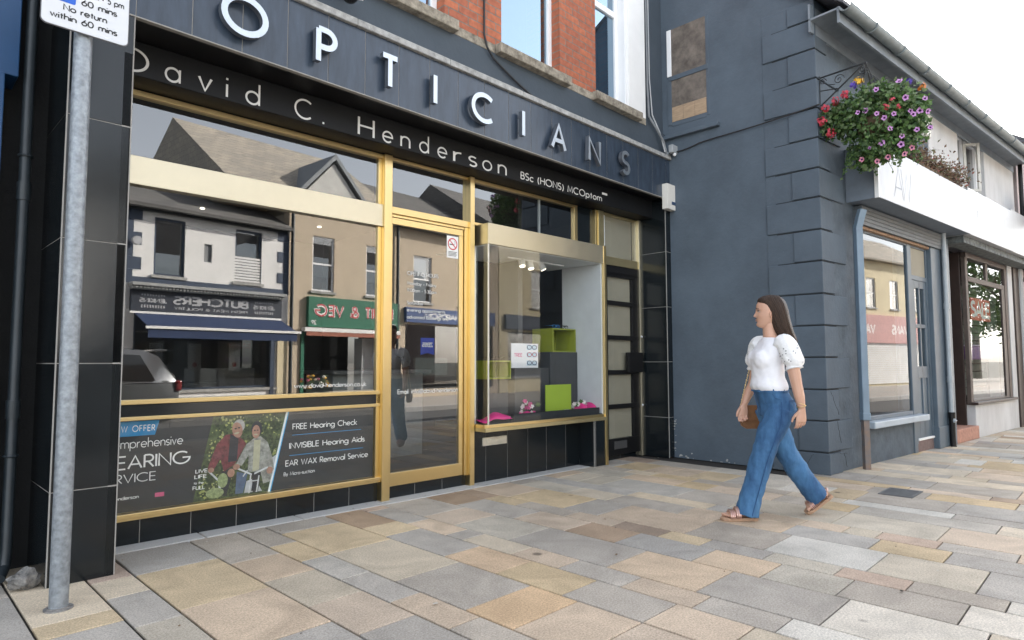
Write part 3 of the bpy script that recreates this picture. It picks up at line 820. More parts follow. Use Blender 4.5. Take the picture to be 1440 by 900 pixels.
text(mb, 'Mon - Sat', PF, .66, 2.999, .034, .001, .17, track=.17, width=.178)
mb.build('lettering', pm('sign_black', (.015, .015, .015), .5), plate)
mb = MB(); mb.prism(PF, rrect(.532, .635, 2.887, 3.04, .008), .0, .0012); bp_ = mb.build('blue_panel', pm('sign_blue', (.01, .10, .52), .4), plate)
mb = MB(); glyph(mb, 'P', PF, .56, 2.91, .1, .0018, .16); mb.build('lettering', MATS['sign_white'], bp_)
mb = MB()
for z in (2.85, 3.2):
    mb.tube([(.683 + .045 * math.cos(a), -.365 + .045 * math.sin(a), z) for a in [k * PI / 8 for k in range(17)]], .006, 6); mb.box(PF, .64, .726, -.02, -.009, z - .012, z + .012)
mb.build('clip', m_galv, ps)

# ------------------------------------------------------------------ slate blue building on the corner
gb = thing('slate_blue_building', 'slate blue rendered corner building with raised quoins, dark shop window and door', 'building', (8.5, -.5, 0))
m_slate = brickmat('roof_slates', (.13, .13, .14), (.09, .09, .10), (.04, .04, .04), .3, .2, ax='xy', msize=.01)
GS = [(-4.6, 0), (1.744, 0), (1.744, 5.0), (-1.45, 7.3), (-4.6, 5.0)]
mb = MB()
poly = [(1.744, 0), (1.744, 5.0), (-1.45, 7.3), (-4.6, 5.0), (-4.6, 0)]
mb.prism(SIDE, poly, -.3, 0, 0)
side = mb.build('side_wall', m_render, gb)
QZ = [.0, .22, .54, .86, 1.19, 1.52, 1.85, 2.19, 2.52, 2.86, 3.17, 3.49, 3.81, 4.13, 4.45, 4.77, 5.0]
mb = MB()
for i in range(len(QZ) - 1):
    wide = i % 2 == 0
    a = 1.212 if wide else 1.475
    b = .28 if wide else .55
    th = .022 if i else .035
    j = rnd.uniform(-.012, .012)
    z0, z1 = QZ[i] + (.008 if i else 0), QZ[i + 1] - .008
    mb.box(SIDE, a + j, 1.744 + th, -.02, th, z0, z1, 0)
    mb.box(B, -.0, b + j * 2, -.02, th * .9, z0 + .001, z1 - .001, 0)
mb.box(SIDE, 1.19, 1.75, -.02, .003, 0, 5.0, 0)
for i in range(1, len(QZ) - 1):
    a = 1.212 if i % 2 else 1.475
    mb.box(SIDE, 1.3, 1.758, -.01, .006, QZ[i] - .007, QZ[i] + .007, 1); mb.box(B, .0, .30, -.01, .006, QZ[i] - .007, QZ[i] + .007, 1)
mb.build('quoins', [m_render, m_groove], gb, bevel=.009)
# peeling plaster at the foot of the wall
mb = MB(); rp = random.Random(11)
for k in range(34):
    if k < 22: s = rp.choice([rp.uniform(.0, .5), rp.gauss(.62, .05), rp.uniform(1.2, 1.74)]); z = abs(rp.gauss(0, .018)) + .006
    else: s = abs(rp.gauss(0, .02)) ; z = rp.choice([rp.gauss(.12, .05), rp.gauss(.36, .04)])
    r_ = rp.uniform(.004, .014); n = rp.randint(5, 8)
    mb.quad([SIDE.w(s + r_ * rp.uniform(.6, 1.9) * math.cos(2 * PI * q / n), .0345 if s > 1.19 else .004, max(.003, z + r_ * rp.uniform(.5, 1.2) * math.sin(2 * PI * q / n))) for q in range(n)])
mb.build('flaked_paint', pm('bare_plaster', (.36, .36, .35), .9, var=.2, scale=40), side)
# hairline cracks wandering over the lowest corner blocks
mb = MB(); rc_ = random.Random(8)
for fr_, s0, z0, n_, dx_, dz_, d_ in ((B, .05, .205, 10, .034, -.006, .034), (B, .30, .195, 8, .010, -.026, .034), (B, .07, .84, 9, .020, -.032, .0205), (B, .20, .53, 7, .012, -.040, .0205), (SIDE, 1.62, .20, 8, -.012, -.024, .0355)):
    p_ = [s0, z0]; pts = []
    for k in range(n_):
        pts.append(fr_.w(p_[0], d_, p_[1])); p_ = [p_[0] + dx_ + rc_.gauss(0, .006), p_[1] + dz_ + rc_.gauss(0, .006)]
    mb.tube(pts, .0018, 4)
mb.build('cracks', m_groove, side)
# boarded window in the side wall
mb = MB()
mb.box(SIDE, .03, .55, -.1, .012, 4.64, 4.70, 0); mb.box(SIDE, .0, .06, -.1, .012, 4.70, 5.3, 1); mb.box(SIDE, .0, .055, -.1, .010, 4.08, 4.64, 0); mb.box(SIDE, .52, .56, -.1, .006, 4.08, 5.3, 0)
mb.box(SIDE, .055, .52, -.1, .006, 4.06, 4.11, 0)
sw = mb.build('boarded_window', [m_render, m_frame], gb, bevel=.004)
mb = MB()
for k in range(3): mb.box(SIDE, .058 + k * .154, .209 + k * .154, -.02, .004, 4.115, 4.30)
mb.build('timber_board', pm('raw_board', (.36, .26, .17), .8, var=.25, scale=9, stretch=(1, 1, 6)), sw)
mb = MB(); mb.box(SIDE, .055, .52, -.03, .002, 4.30, 4.64); mb.box(SIDE, .06, .52, -.03, .003, 4.70, 5.3); mb.build('dirty_board', pm('dirty_board', (.135, .115, .098), .8, var=.5, scale=7), sw)
mb = MB(); mb.box(SIDE, -.05, .68, -.05, .06, 3.90, 3.95); mb.build('window_ledge', m_render, gb, bevel=.008)
# street front of the slate blue building
mb = MB()
mb.box(B, .0, 1.0, -.3, .0, 0, 2.9); mb.box(B, .0, 1.66, -.3, .0, 2.9, 5.0); mb.box(B, 1.66, 2.86, -.3, .0, 2.9, 3.7); mb.box(B, 1.66, 2.86, -.3, .0, 4.72, 5.0); mb.box(B, 2.86, 3.35, -.3, .0, 2.9, 5.0); mb.box(B, 1.0, 2.42, -.3, .0, 0, .40); mb.box(B, 2.42, 3.35, -.3, -.001, 2.66, 2.9); mb.box(B, 1.0, 2.42, -.3, -.001, 2.68, 2.9)
mb.build('front_wall', m_greyfront, gb)
m_gframe = pm('slate_blue_joinery', (.085, .118, .150), .42, var=.12, scale=4)
mb = MB()
mb.box(B, .80, 1.03, -.12, .012, .48, 2.68); mb.box(B, 2.36, 2.47, -.12, .014, .0, 2.68); mb.box(B, 1.03, 2.36, -.12, .01, 2.62, 2.68); mb.box(B, 1.03, 2.36, -.12, .01, .48, .53)
swn = mb.build('shop_window', m_gframe, gb, bevel=.006)
mb = MB(); mb.box(B, .92, 2.62, -.1, .11, .405, .48); mb.build('window_sill', pm('sill_paint', (.36, .42, .48), .4, var=.1), swn, bevel=.01)
m_strong = glass('street_glass', .08, (.70, .74, .74), wave=.006)
mb = MB(); mb.rect(B, 1.03, 2.36, .53, 2.62, -.008); mb.build('pane', m_strong, swn)
mb = MB(); mb.box(B, 3.08, 3.44, -.3, .06, 0, 2.86); mb.box(B, 3.06, 3.46, -.3, .075, .0, .28); mb.build('pilaster', m_gframe, gb, bevel=.008)
mb = MB()
for a, b, c, d in ((1.66, 1.73, 3.7, 4.72), (2.79, 2.86, 3.7, 4.72), (1.73, 2.79, 3.7, 3.78), (1.73, 2.79, 4.65, 4.72), (2.2, 2.28, 3.78, 4.65)): mb.box(B, a, b, -.14, -.06, c, d)
guw = mb.build('upper_window', pm('dark_window_frame', (.05, .06, .07), .5), gb, bevel=.004)
mb = MB(); mb.rect(B, 1.73, 2.79, 3.78, 4.65, -.1); mb.build('pane', m_farglass, guw)
# door with six panes over two panels
mb = MB()
mb.box(B, 2.47, 2.51, -.2, .008, .1, 2.66); mb.box(B, 3.04, 3.08, -.2, .008, .1, 2.66); mb.box(B, 2.51, 3.04, -.2, .005, 2.20, 2.26); mb.box(B, 2.51, 3.04, -.2, .005, 2.62, 2.66)
dfm = mb.build('door_frame', m_gframe, gb, bevel=.005)
mb = MB(); mb.box(B, 2.51, 3.04, -.1, -.01, 2.26, 2.62); mb.build('fanlight_blind', m_blind, dfm)
mb = MB()
for s0, s1, z0, z1 in ((2.54, 2.62, .15, 2.2), (2.96, 3.04, .15, 2.2), (2.77, 2.81, .15, 2.2), (2.62, 2.96, .15, .38), (2.62, 2.96, .93, 1.08), (2.62, 2.96, 1.58, 1.63), (2.62, 2.96, 2.1, 2.2)):
    mb.box(B, s0 - (.03 if s0 < 2.55 else 0), s1, -.06, -.004, z0, z1)
mb.box(B, 2.6, 2.98, -.05, -.018, .3, 1.0)
d2 = mb.build('door', m_gframe, gb, bevel=.004)
mb = MB(); mb.rect(B, 2.6, 2.98, 1.0, 2.12, -.02); mb.build('pane', m_strong, d2)
mb = MB(); mb.box(B, 2.48, 3.06, -.2, .006, .0, .14, 1); mb.box(B, 2.5, 3.06, -.1, .02, .14, .168, 0); mb.build('doorstep', [m_white, pm('red_brick_step', (.17, .12, .11), .9, var=.3, scale=30)], gb, bevel=.006)
# shutter housing under the sign
mb = MB()
for k in range(5): mb.box(B, .82, 3.44, -.05, .10 - .003 * k, 2.885 - .042 * (k + 1), 2.885 - .042 * k - .0015, 0)
mb.box(B, .86, 3.06, .0, .05, 2.645, 2.675, 1)
mb.build('shutter_housing', [pm('shutter_grey', (.075, .088, .098), .5, var=.15), pm('rusty_edge', (.30, .19, .12), .85, var=.4, scale=25)], gb, bevel=.003)
# front sign boards (their own things)
m_signwhite = pm('sign_board_white', (.42, .43, .45), .35, var=.10, scale=3.5, stretch=(1.5, 1.5, .5), detail=8)
m_signgrey = pm('sign_return', (.14, .17, .21), .5, var=.1)
mb = MB(); mb.box(B, .655, 3.765, .0, .33, 2.90, 3.50, 1); mb.box(B, .64, .66, .30, .345, 2.895, 3.505, 2)
sb = mb.build('shop_sign', [m_signwhite, m_signgrey, m_frame], None, bevel=.004)
tag(sb, 'long white fascia sign with thin grey initials above the slate blue shop window', 'shop sign')
mb = MB(); mb.box(B, .66, 3.765, .33, .342, 2.90, 3.50); fc = mb.build('sign_face', m_signwhite, sb)
mb = MB()
m_faint = pm('pale_grey_letter', (.24, .26, .29), .5)
glyph(mb, 'A', B, 1.08, 2.97, .36, .3435, .035); glyph(mb, 'W', B, 1.30, 2.97, .36, .3435, .035, sx=.8)
text(mb, 'hair', B, 1.95, 3.15, .14, .3435, .05, track=.4) if False else None
mb.build('lettering', m_faint, sb)
mb = MB(); mb.box(B, 3.785, 6.02, .0, .33, 2.90, 3.56, 0); mb.box(B, 6.03, 8.6, .0, .32, 2.90, 3.60, 0); mb.box(B, 3.80, 8.55, .02, .25, 2.80, 2.898, 1)
sb2 = mb.build('shop_sign', [m_signwhite, pm('peeling_green', (.06, .08, .085), .8, var=.5, scale=14, col2=(.20, .22, .22))], None, bevel=.004)
tag(sb2, 'further white fascia sign with peeling edges above the brown framed shop', 'shop sign')
mb = MB(); glyph(mb, 'T', B, 4.15, 3.15, .13, .3315, .1); mb.build('lettering', m_faint, sb2)

# ------------------------------------------------------------------ white building beyond
wb = thing('white_building', 'white rendered building with brown framed shopfront and upper window', 'building', (12.3, -1.6, 0))
m_wr = pm('white_render', (.52, .525, .53), .8, var=.16, scale=2.2, bump=.2, bscale=30, stretch=(1, 1, .4))
mb = MB()
mb.box(B, 3.35, 4.62, -.3, .015, 2.9, 5.0); mb.box(B, 5.96, 7.75, -.3, .015, 2.9, 5.0); mb.box(B, 4.62, 5.96, -.3, .015, 2.9, 3.78); mb.box(B, 4.62, 5.96, -.3, .015, 4.72, 5.0)
mb.box(B, 6.95, 7.22, -.3, .03, 0, 2.9)
mb.build('front_wall', m_wr, wb)
mb = MB(); mb.box(B, 4.78, 7.0, -.3, .04, 0, .50); mb.build('stall_riser', m_wr, wb, bevel=.01)
mb = MB()
for a, b in ((4.62, 4.68), (5.20, 5.30), (5.88, 5.96)): mb.box(B, a, b, -.15, -.08, 3.78, 4.72)
mb.box(B, 4.68, 5.88, -.15, -.08, 3.78, 3.84); mb.box(B, 4.68, 5.88, -.15, -.08, 4.66, 4.72)
uw = mb.build('upper_window', m_frame, wb, bevel=.004)
mb = MB(); mb.rect(B, 4.68, 5.88, 3.84, 4.66, -.12); mb.build('pane', m_farglass, uw)
CF = Fr(B.w(5.22, -.08, 0)[:2], -6 - 48)
mb = MB()
for a, b, c, d in ((0, .04, 3.82, 4.60), (.20, .24, 3.82, 4.60), (.04, .20, 3.82, 3.86), (.04, .20, 4.56, 4.60)): mb.box(CF, a, b, -.02, .02, c, d)
mb.build('open_casement', pm('weathered_frame', (.55, .54, .50), .6, var=.15), uw, bevel=.003)
mb = MB(); mb.box(B, 4.6, 5.98, -.1, .05, 3.745, 3.785); mb.build('window_sill', m_wr, uw)
m_brown = pm('dark_brown_joinery', (.035, .022, .018), .45, var=.2)
m_lbrown = pm('weathered_brown', (.085, .066, .056), .6, var=.25, scale=8)
mb = MB()
mb.box(B, 3.47, 3.74, -.3, .08, 0, 2.86)
mb.build('pilaster', m_gframe, wb, bevel=.008)
mb = MB(); mb.box(B, 3.74, 4.72, -.75, -.68, .18, 2.8, 0); mb.box(B, 3.74, 3.80, -.7, -.1, .18, 2.75, 0); mb.box(B, 3.80, 4.7, -.68, -.64, 2.2, 2.26, 1)
d3 = mb.build('door', [m_brown, m_lbrown], wb, bevel=.004, label='dark brown door set back in a recess')
mb = MB(); mb.box(B, 3.95, 4.6, -.676, -.67, 2.3, 2.7); mb.build('pane', m_farglass, d3)
mb = MB(); mb.tube([B.w(4.02, -.67, 1.0), B.w(4.02, -.62, 1.0), B.w(4.02, -.62, 1.2), B.w(4.02, -.67, 1.2)], .012, 6); mb.build('handle', m_olive, d3)
mb = MB(); mb.box(B, 3.76, 4.82, -.7, .06, 0, .19); mb.build('doorstep', pm('pink_step', (.42, .22, .16), .85, var=.25, scale=25), wb, bevel=.012)
mb = MB()
mb.box(B, 4.72, 4.83, -.05, .008, .50, 2.80, 1); mb.box(B, 6.80, 6.95, -.12, .02, .50, 2.80, 1); mb.box(B, 4.83, 6.80, -.12, .012, 2.36, 2.44, 1); mb.box(B, 4.72, 6.95, -.12, .02, 2.72, 2.80, 0)
mb.box(B, 5.75, 5.85, -.12, .012, 2.44, 2.72, 1); mb.box(B, 4.83, 6.80, -.12, .012, .50, .56, 0); mb.box(B, 6.62, 6.80, -.05, .01, .56, 2.36, 0)
mb.box(B, 4.70, 4.735, -.66, -.06, .19, 2.8, 0)
w3 = mb.build('shop_window', [m_brown, m_lbrown], wb, bevel=.006)
mb = MB(); mb.box(B, 4.72, 6.98, -.1, .09, .495, .535); mb.build('window_sill', m_brown, w3, bevel=.006)
mb = MB(); mb.rect(B, 4.83, 6.64, .56, 2.36, -.006); mb.rect(B, 4.83, 5.75, 2.44, 2.72, -.006); mb.rect(B, 5.85, 6.80, 2.44, 2.72, -.006); mb.build('pane', m_strong, w3)
# things in that window
mb = MB(); mb.box(B, 5.14, 6.16, -.07, -.055, 1.79, 2.14)
sale = mb.build('sale_board', pm('sale_red', (.62, .05, .03), .5), None); tag(sale, 'red board reading SALE hung inside the brown framed shop window', 'sign')
mb = MB(); text(mb, 'SALE', B, 5.19, 1.83, .27, -.0545, .2, track=.12, width=.92); mb.build('lettering', m_white, sale)
mb = MB(); mb.box(B, 5.05, 6.20, -.16, -.055, 1.17, 1.38); pbx = mb.build('purple_panel', pm('purple_plastic', (.17, .06, .26), .5, var=.2, scale=10), None, bevel=.02); tag(pbx, 'purple banner panel below the SALE board in the shop window', 'trough')  # purple banner, built as a plain panel
mb = MB(); mb.box(B, 5.03, 6.22, -.17, -.045, 1.38, 1.40); mb.build('rim', pm('pale_purple', (.55, .45, .62), .5), pbx, bevel=.006)
mb = MB()
for k in range(14): mb.box(B, 4.85, 6.7, -.32, -.28, .6 + k * .128, .6 + k * .128 + .11)
mb.build('louvre_backing', pm('grey_green_boards', (.12, .14, .12), .7, var=.3), wb)
mb = MB(); mb.box(B, 7.26, 7.60, -.3, .05, 0, 2.86, 0); mb.box(B, 7.62, 7.75, -.3, .08, 0, 2.86, 1); mb.build('corner_post', [m_brown, m_wr], wb, bevel=.01)
# interiors and backs of both buildings
mb = MB()
mb.box(B, .1, 3.3, -3.0, -2.9, 0, 2.9, 0); mb.box(B, 3.36, 7.7, -2.6, -2.5, 0, 2.9, 0); mb.box(B, 3.36, 3.42, -2.9, -.32, 0, 2.9); mb.box(B, .05, 7.7, -3, -.31, 2.86, 2.9); mb.box(B, 7.6, 7.7, -2.6, -.31, 0, 2.9)
mb.box(B, .02, 7.75, -6.4, -6.1, 0, 5.0); mb.box(B, .4, 7.7, -3, -.31, -.02, .02)
mb.build('inner_walls', m_int, gb)
# roof over both, gutter, fascia board
mb = MB()
roof = [(-.36, 4.76), (-.36, 4.80), (3.2, 7.36), (6.76, 4.80), (6.76, 4.76), (3.2, 7.28)]
P0 = [B.w(-.12, -d, z) for d, z in roof]; P1 = [B.w(7.8, -d, z) for d, z in roof]
mb.loft([P0, P1], 0, True)
mb.build('roof', m_slate, gb)
mb = MB()
mb.box(B, -.1, 7.8, .0, .02, 4.60, 4.90); mb.box(B, -.1, 7.8, .0, .32, 4.72, 4.74); mb.box(B, -.1, 7.8, .29, .315, 4.58, 4.745)
mb.build('eaves_board', pm('eaves_paint', (.20, .23, .26), .6, var=.15), gb)
mb = MB()
prof = [(.385 + .065 * math.cos(a), 4.72 + .065 * math.sin(a)) for a in [PI + PI * k / 8 for k in range(9)]]
inner = [(.385 + .058 * math.cos(a), 4.722 + .058 * math.sin(a)) for a in [2 * PI - PI * k / 8 for k in range(9)]]
pr = prof + inner
mb.loft([[B.w(-.14, d, z) for d, z in pr], [B.w(7.82, d, z) for d, z in pr]])
for k in range(10):
    s = .5 + k * .78
    mb.tube([B.w(s, .385 + .071 * math.cos(a), 4.72 + .071 * math.sin(a)) for a in [PI + PI * q / 8 for q in range(9)]], .011, 5)
mb.build('gutter', pm('grey_gutter', (.17, .20, .21), .5, var=.2, scale=8), gb, auto=50)

def pipe(name, fr, s, d, z0, z1, r, mat, par, sock=(), shoe=.1):
    mb = MB()
    mb.tube([fr.w(s, d, z1), fr.w(s, d, z0 + .14), fr.w(s, d + shoe * .3, z0 + .06), fr.w(s, d + shoe, z0 + .03)], r, 12)
    for z in sock: mb.tube([fr.w(s, d, z - .04), fr.w(s, d, z + .04)], r * 1.22, 12)
    return mb.build(name, mat, par, auto=45)
mb = MB(); mb.tube([B.w(.67, .16, 2.80), B.w(.66, .14, 2.72), B.w(.66, .11, 2.6), B.w(.66, .11, .55)], .052, 4); mb.tube([B.w(.66, .11, .6), B.w(.66, .11, .52)], .06, 4)
mb.build('drainpipe', pm('pale_blue_pipe', (.17, .235, .30), .4, var=.1, scale=5), gb, bevel=.008)
mb = MB(); mb.tube([B.w(.66, .11, .53), B.w(.66, .11, .0)], .042, 4); mb.build('pipe_shoe', pm('rusty_pipe', (.17, .20, .23), .7, var=.3, scale=9, col2=(.22, .15, .11)), gb)
pipe('drainpipe', B, 3.455, .105, .3, 2.95, .03, pm('grey_pipe', (.33, .37, .40), .4), gb, (.9, 1.9), .04)
pipe('pipe_shoe', B, 3.455, .107, -.04, .45, .035, m_black, gb, (.42,), .01)
pipe('drainpipe', B, 7.68, .14, .0, 4.7, .035, m_black, wb, (1.0, 2.6))

# iron bracket on the corner, alarm, dish, cables
mb = MB()
bx = .06
arm = lambda d, z: B.w(bx, .02 + d, z)
iron = [arm(0, 4.16), arm(0, 3.80)]
mb.tube(iron, .010, 6); mb.tube([arm(0, 4.14), arm(.47, 4.14)], .009, 6); mb.tube([arm(.0, 3.83), arm(.44, 4.13)], .008, 6)
mb.tube([arm(.0, 4.0), arm(.18, 3.97), arm(.20, 3.96)], .006, 6)
def scroll(cd, cz, r, turns=1.6, sgn=1):
    return [arm(cd + r * (1 - k / 26) * math.cos(sgn * k * turns * 2 * PI / 24), cz + r * (1 - k / 26) * math.sin(sgn * k * turns * 2 * PI / 24)) for k in range(24)]
mb.tube(scroll(.20, 4.06, .055), .005, 5); mb.tube(scroll(.43, 4.075, .045, sgn=-1), .005, 5); mb.tube([arm(.02, 4.10), arm(.09, 4.04), arm(.16, 4.02)], .005, 5); mb.tube(scroll(.04, 4.09, .035), .005, 5)
for z in (4.14, 3.82): mb.ell(arm(0, z), .02, .02, .02, 8, 6)
ib = mb.build('wall_bracket', pm('wrought_iron', (.03, .035, .04), .5, .3)); tag(ib, 'scrolled wrought iron bracket fixed to the slate blue corner', 'bracket')
mb = MB(); mb.box(W, 6.70, 6.93, .004, .075, 3.0, 3.31, 0); mb.box(W, 6.80, 6.935, .075, .079, 3.06, 3.10, 1)
al = mb.build('alarm_box', [pm('alarm_cream', (.70, .68, .62), .45, var=.04), pm('alarm_blue', (.03, .06, .12), .5)], None, bevel=.008); tag(al, 'cream alarm box at the right end of the black fascia', 'alarm box')
mb = MB(); mb.box(B, 3.0, 3.2, .02, .10, 4.18, 4.50); al2 = mb.build('alarm_box', MATS['alarm_cream'], None, bevel=.02); tag(al2, 'cream alarm box on the wall right of the hanging basket', 'alarm box')
def cable(name, pts, r, label, mat=None):
    mb = MB(); mb.tube(pts, r, 6); o = mb.build(name, mat or m_cable); tag(o, label, 'cable'); return o
def sag(a, b, n=10, s=.03):
    a, b = Vector(a), Vector(b); return [a.lerp(b, i / n) - Vector((0, 0, s * 4 * (i / n) * (1 - i / n))) for i in range(n + 1)]
cable('wall_cable', sag(SIDE.w(.02, .02, 3.73), SIDE.w(.42, .02, 3.76), 8, .02) + sag(SIDE.w(.5, .02, 3.77), SIDE.w(1.80, .05, 3.82), 10, .015)[1:], .008, 'dark cable strung along the slate blue side wall to the iron bracket')
cable('wall_cable', [W.w(3.78, -.03, 5.8), W.w(3.78, -.035, 4.5), W.w(3.775, -.03, 4.10), W.w(3.80, -.02, 3.99)] + [W.w(3.80 + .72 * k / 8, -.03, 3.96 - .27 * k / 8 - .02 * math.sin(PI * k / 8)) for k in range(1, 9)], .010, 'black cable down the brick pier and across the painted band')
cable('wall_cable', [W.w(6.50, -.06, 5.9), W.w(6.51, -.06, 4.5), W.w(6.52, -.05, 4.12), W.w(6.6, .0, 3.98), W.w(6.72, .02, 3.85), W.w(6.80, .02, 3.70)], .014, 'thick cable in the corner between brick storey and slate blue wall', pm('grey_cable', (.2, .21, .22), .6))
cable('wall_cable', [W.w(6.55, -.06, 5.9), W.w(6.56, -.06, 4.6), W.w(6.58, -.04, 4.15), W.w(6.68, .0, 3.95), W.w(6.76, .02, 3.72)], .008, 'thin pale cable beside the thick one in the wall corner', pm('pale_cable', (.45, .46, .47), .6))
fl = thing('floodlight', 'small wall lamp at the right end of the fascia coping', 'lamp', (6.86, -.05, 3.69))
mb = MB(); mb.box(W, 6.79, 6.87, .0, .05, 3.69, 3.72); mb.tube([W.w(6.83, .03, 3.71), W.w(6.83, .09, 3.74)], .01, 6); mb.build('mount', m_galv, fl)
mb = MB(); mb.box(W, 6.77, 6.90, .06, .12, 3.70, 3.80); mb.build('lamp_head', pm('lamp_grey', (.35, .37, .38), .4), fl, bevel=.01)
mb = MB(); mb.ell(W.w(6.845, .10, 3.69), .022, .022, .022, 10, 7); mb.build('bulb', m_frame, fl, smooth=True)
cm = thing('security_camera', 'black dome security camera just above the left of the fascia coping', 'camera', (2.35, -.02, 3.75))
mb = MB(); mb.tube([W.w(2.33, -.04, 3.86), W.w(2.33, .10, 3.86)], .03, 10); mb.build('mount', m_black, cm)
mb = MB(); mb.ell(W.w(2.33, .10, 3.80), .06, .06, .06, 14, 9); mb.build('dome', m_black, cm, smooth=True)
mb = MB(); mb.tube([W.w(2.37, .13, 3.79), W.w(2.40, .16, 3.78)], .018, 10); mb.build('lens', m_frame, cm)
sdn = thing('satellite_dish', 'dark satellite dish on the white wall under the gutter end', 'satellite dish', B.w(7.6, .1, 3.6))
mb = MB()
dc_ = B.w(7.45, .42, 3.78); ax = (B.n * .8 + B.u * .45 + Vector((0, 0, .35))).normalized(); e1 = ax.cross(Vector((0, 0, 1))).normalized(); e2 = e1.cross(ax)
rings = [[dc_ + ax * (-.08 + .09 * q * q) + (e1 * math.cos(2 * PI * k / 20) + e2 * math.sin(2 * PI * k / 20)) * (.02 + .30 * q) for k in range(20)] for q in [i / 5 for i in range(6)]]
mb.loft(rings, 0, True); mb.build('dish', pm('dish_grey', (.05, .055, .06), .5), sdn, smooth=True)
mb = MB(); mb.tube([B.w(7.6, .0, 3.62), B.w(7.5, .25, 3.62), dc_ - ax * .06], .018, 8); mb.tube([dc_ - e2 * .25, dc_ + ax * .3], .01, 6); mb.ell(dc_ + ax * .3, .03, .03, .03); mb.build('arm', m_black, sdn)
# drain cover in the paving
mb = MB()
DC = Fr((6.39, -2.50), 0)
mb.box(DC, -.19, .19, -.13, .13, .0, .006, 0)
for k in range(7): mb.box(DC, -.165 + k * .05, -.14 + k * .05, -.11, .11, .006, .009, 1)
dr = mb.build('drain_cover', [pm('cast_iron', (.12, .125, .13), .5, .4, var=.3, scale=30), pm('cast_iron_worn', (.16, .165, .17), .4, .6)]); tag(dr, 'small dark iron drain cover set in the paving by the corner', 'drain cover')
# further buildings down the street
fb = thing('far_shop', 'further rendered shop at the right edge beyond the black drainpipe', 'shop', B.w(11, -2, 0))
mb = MB(); mb.box(B, 7.84, 17, -6, .05, 0, 5.2, 0); mb.build('wall', pm('pink_render', (.42, .36, .36), .8, var=.1), fb)
mb = MB(); mb.box(B, 8.1, 11.5, .05, .07, .6, 2.6); mb.build('window', m_farglass, fb)
mb = MB(); mb.loft([[B.w(s, .3, 5.15), B.w(s, -3, 7.4), B.w(s, -6.3, 5.15)] for s in (7.84, 17)], 0, True); mb.build('roof', m_slate, fb)

# ------------------------------------------------------------------ the other side of the street (seen in the glass)
def opp_window(par, fr, s0, s1, z0, z1, d=.0, mat=m_frame, rail=True):
    mb = MB()
    for a, b, c, e in ((s0, s0 + .05, z0, z1), (s1 - .05, s1, z0, z1), (s0 + .05, s1 - .05, z0, z0 + .05), (s0 + .05, s1 - .05, z1 - .05, z1)): mb.box(fr, a, b, d - .1, d - .04, c, e)
    if rail: mb.box(fr, s0 + .05, s1 - .05, d - .1, d - .05, (z0 + z1) / 2 - .025, (z0 + z1) / 2 + .025)
    w = mb.build('window', mat, par)
    mb = MB(); mb.rect(fr, s0 + .05, s1 - .05, z0 + .05, z1 - .05, d - .07); mb.build('pane', m_farglass, w)
    mb = MB(); mb.box(fr, s0 - .06, s1 + .06, d - .1, d + .05, z0 - .07, z0); mb.build('sill', m_coping, w)
    return w
def holed(mb, fr, s0, s1, z0, z1, holes, d0=-.3, d1=0., mi=0):
    """wall between s0..s1, z0..z1 with rectangular openings that share rows"""
    xs = sorted({s0, s1} | {v for h in holes for v in h[:2]}); zs = sorted({z0, z1} | {v for h in holes for v in h[2:]})
    for i in range(len(xs) - 1):
        run = None
        for j in range(len(zs) - 1):
            cx, cz = (xs[i] + xs[i + 1]) / 2, (zs[j] + zs[j + 1]) / 2
            if any(h[0] < cx < h[1] and h[2] < cz < h[3] for h in holes):
                if run is not None: mb.box(fr, xs[i], xs[i + 1], d0, d1, run, zs[j], mi); run = None
            elif run is None: run = zs[j]
        if run is not None: mb.box(fr, xs[i], xs[i + 1], d0, d1, run, z1, mi)
m_owhite = pm('far_white_render', (.74, .74, .73), .85, var=.08, scale=2)
m_oblue = pm('far_navy_paint', (.03, .05, .09), .6, var=.2)
m_tan = pm('tan_render', (.50, .42, .32), .88, var=.08, scale=1.5, bump=.2)
m_cream = pm('cream_render', (.66, .58, .40), .88, var=.08, scale=1.5)
m_oslate = brickmat('weathered_slates', (.40, .36, .30), (.28, .26, .23), (.12, .11, .10), .28, .16, ax='xy', msize=.012)
m_oslate2 = brickmat('dark_slates', (.15, .145, .14), (.11, .11, .11), (.05, .05, .05), .28, .16, ax='xy', msize=.012)
m_green = pm('green_sign', (.01, .13, .075), .5, var=.06)
m_awn = pm('navy_awning', (.018, .036, .095), .85, var=.12)
m_red = pm('red_letter', (.55, .03, .05), .5)
def roof_gable(par, fr, s0, s1, eaves, ridge, depth, mat, over=.3):
    mb = MB()
    mb.loft([[fr.w(s, over, eaves - .1), fr.w(s, over, eaves - .02), fr.w(s, -depth / 2, ridge), fr.w(s, -depth - .2, eaves - .02), fr.w(s, -depth - .2, eaves - .1)] for s in (s0, s1)], 0, True)
    return mb.build('roof', mat, par)
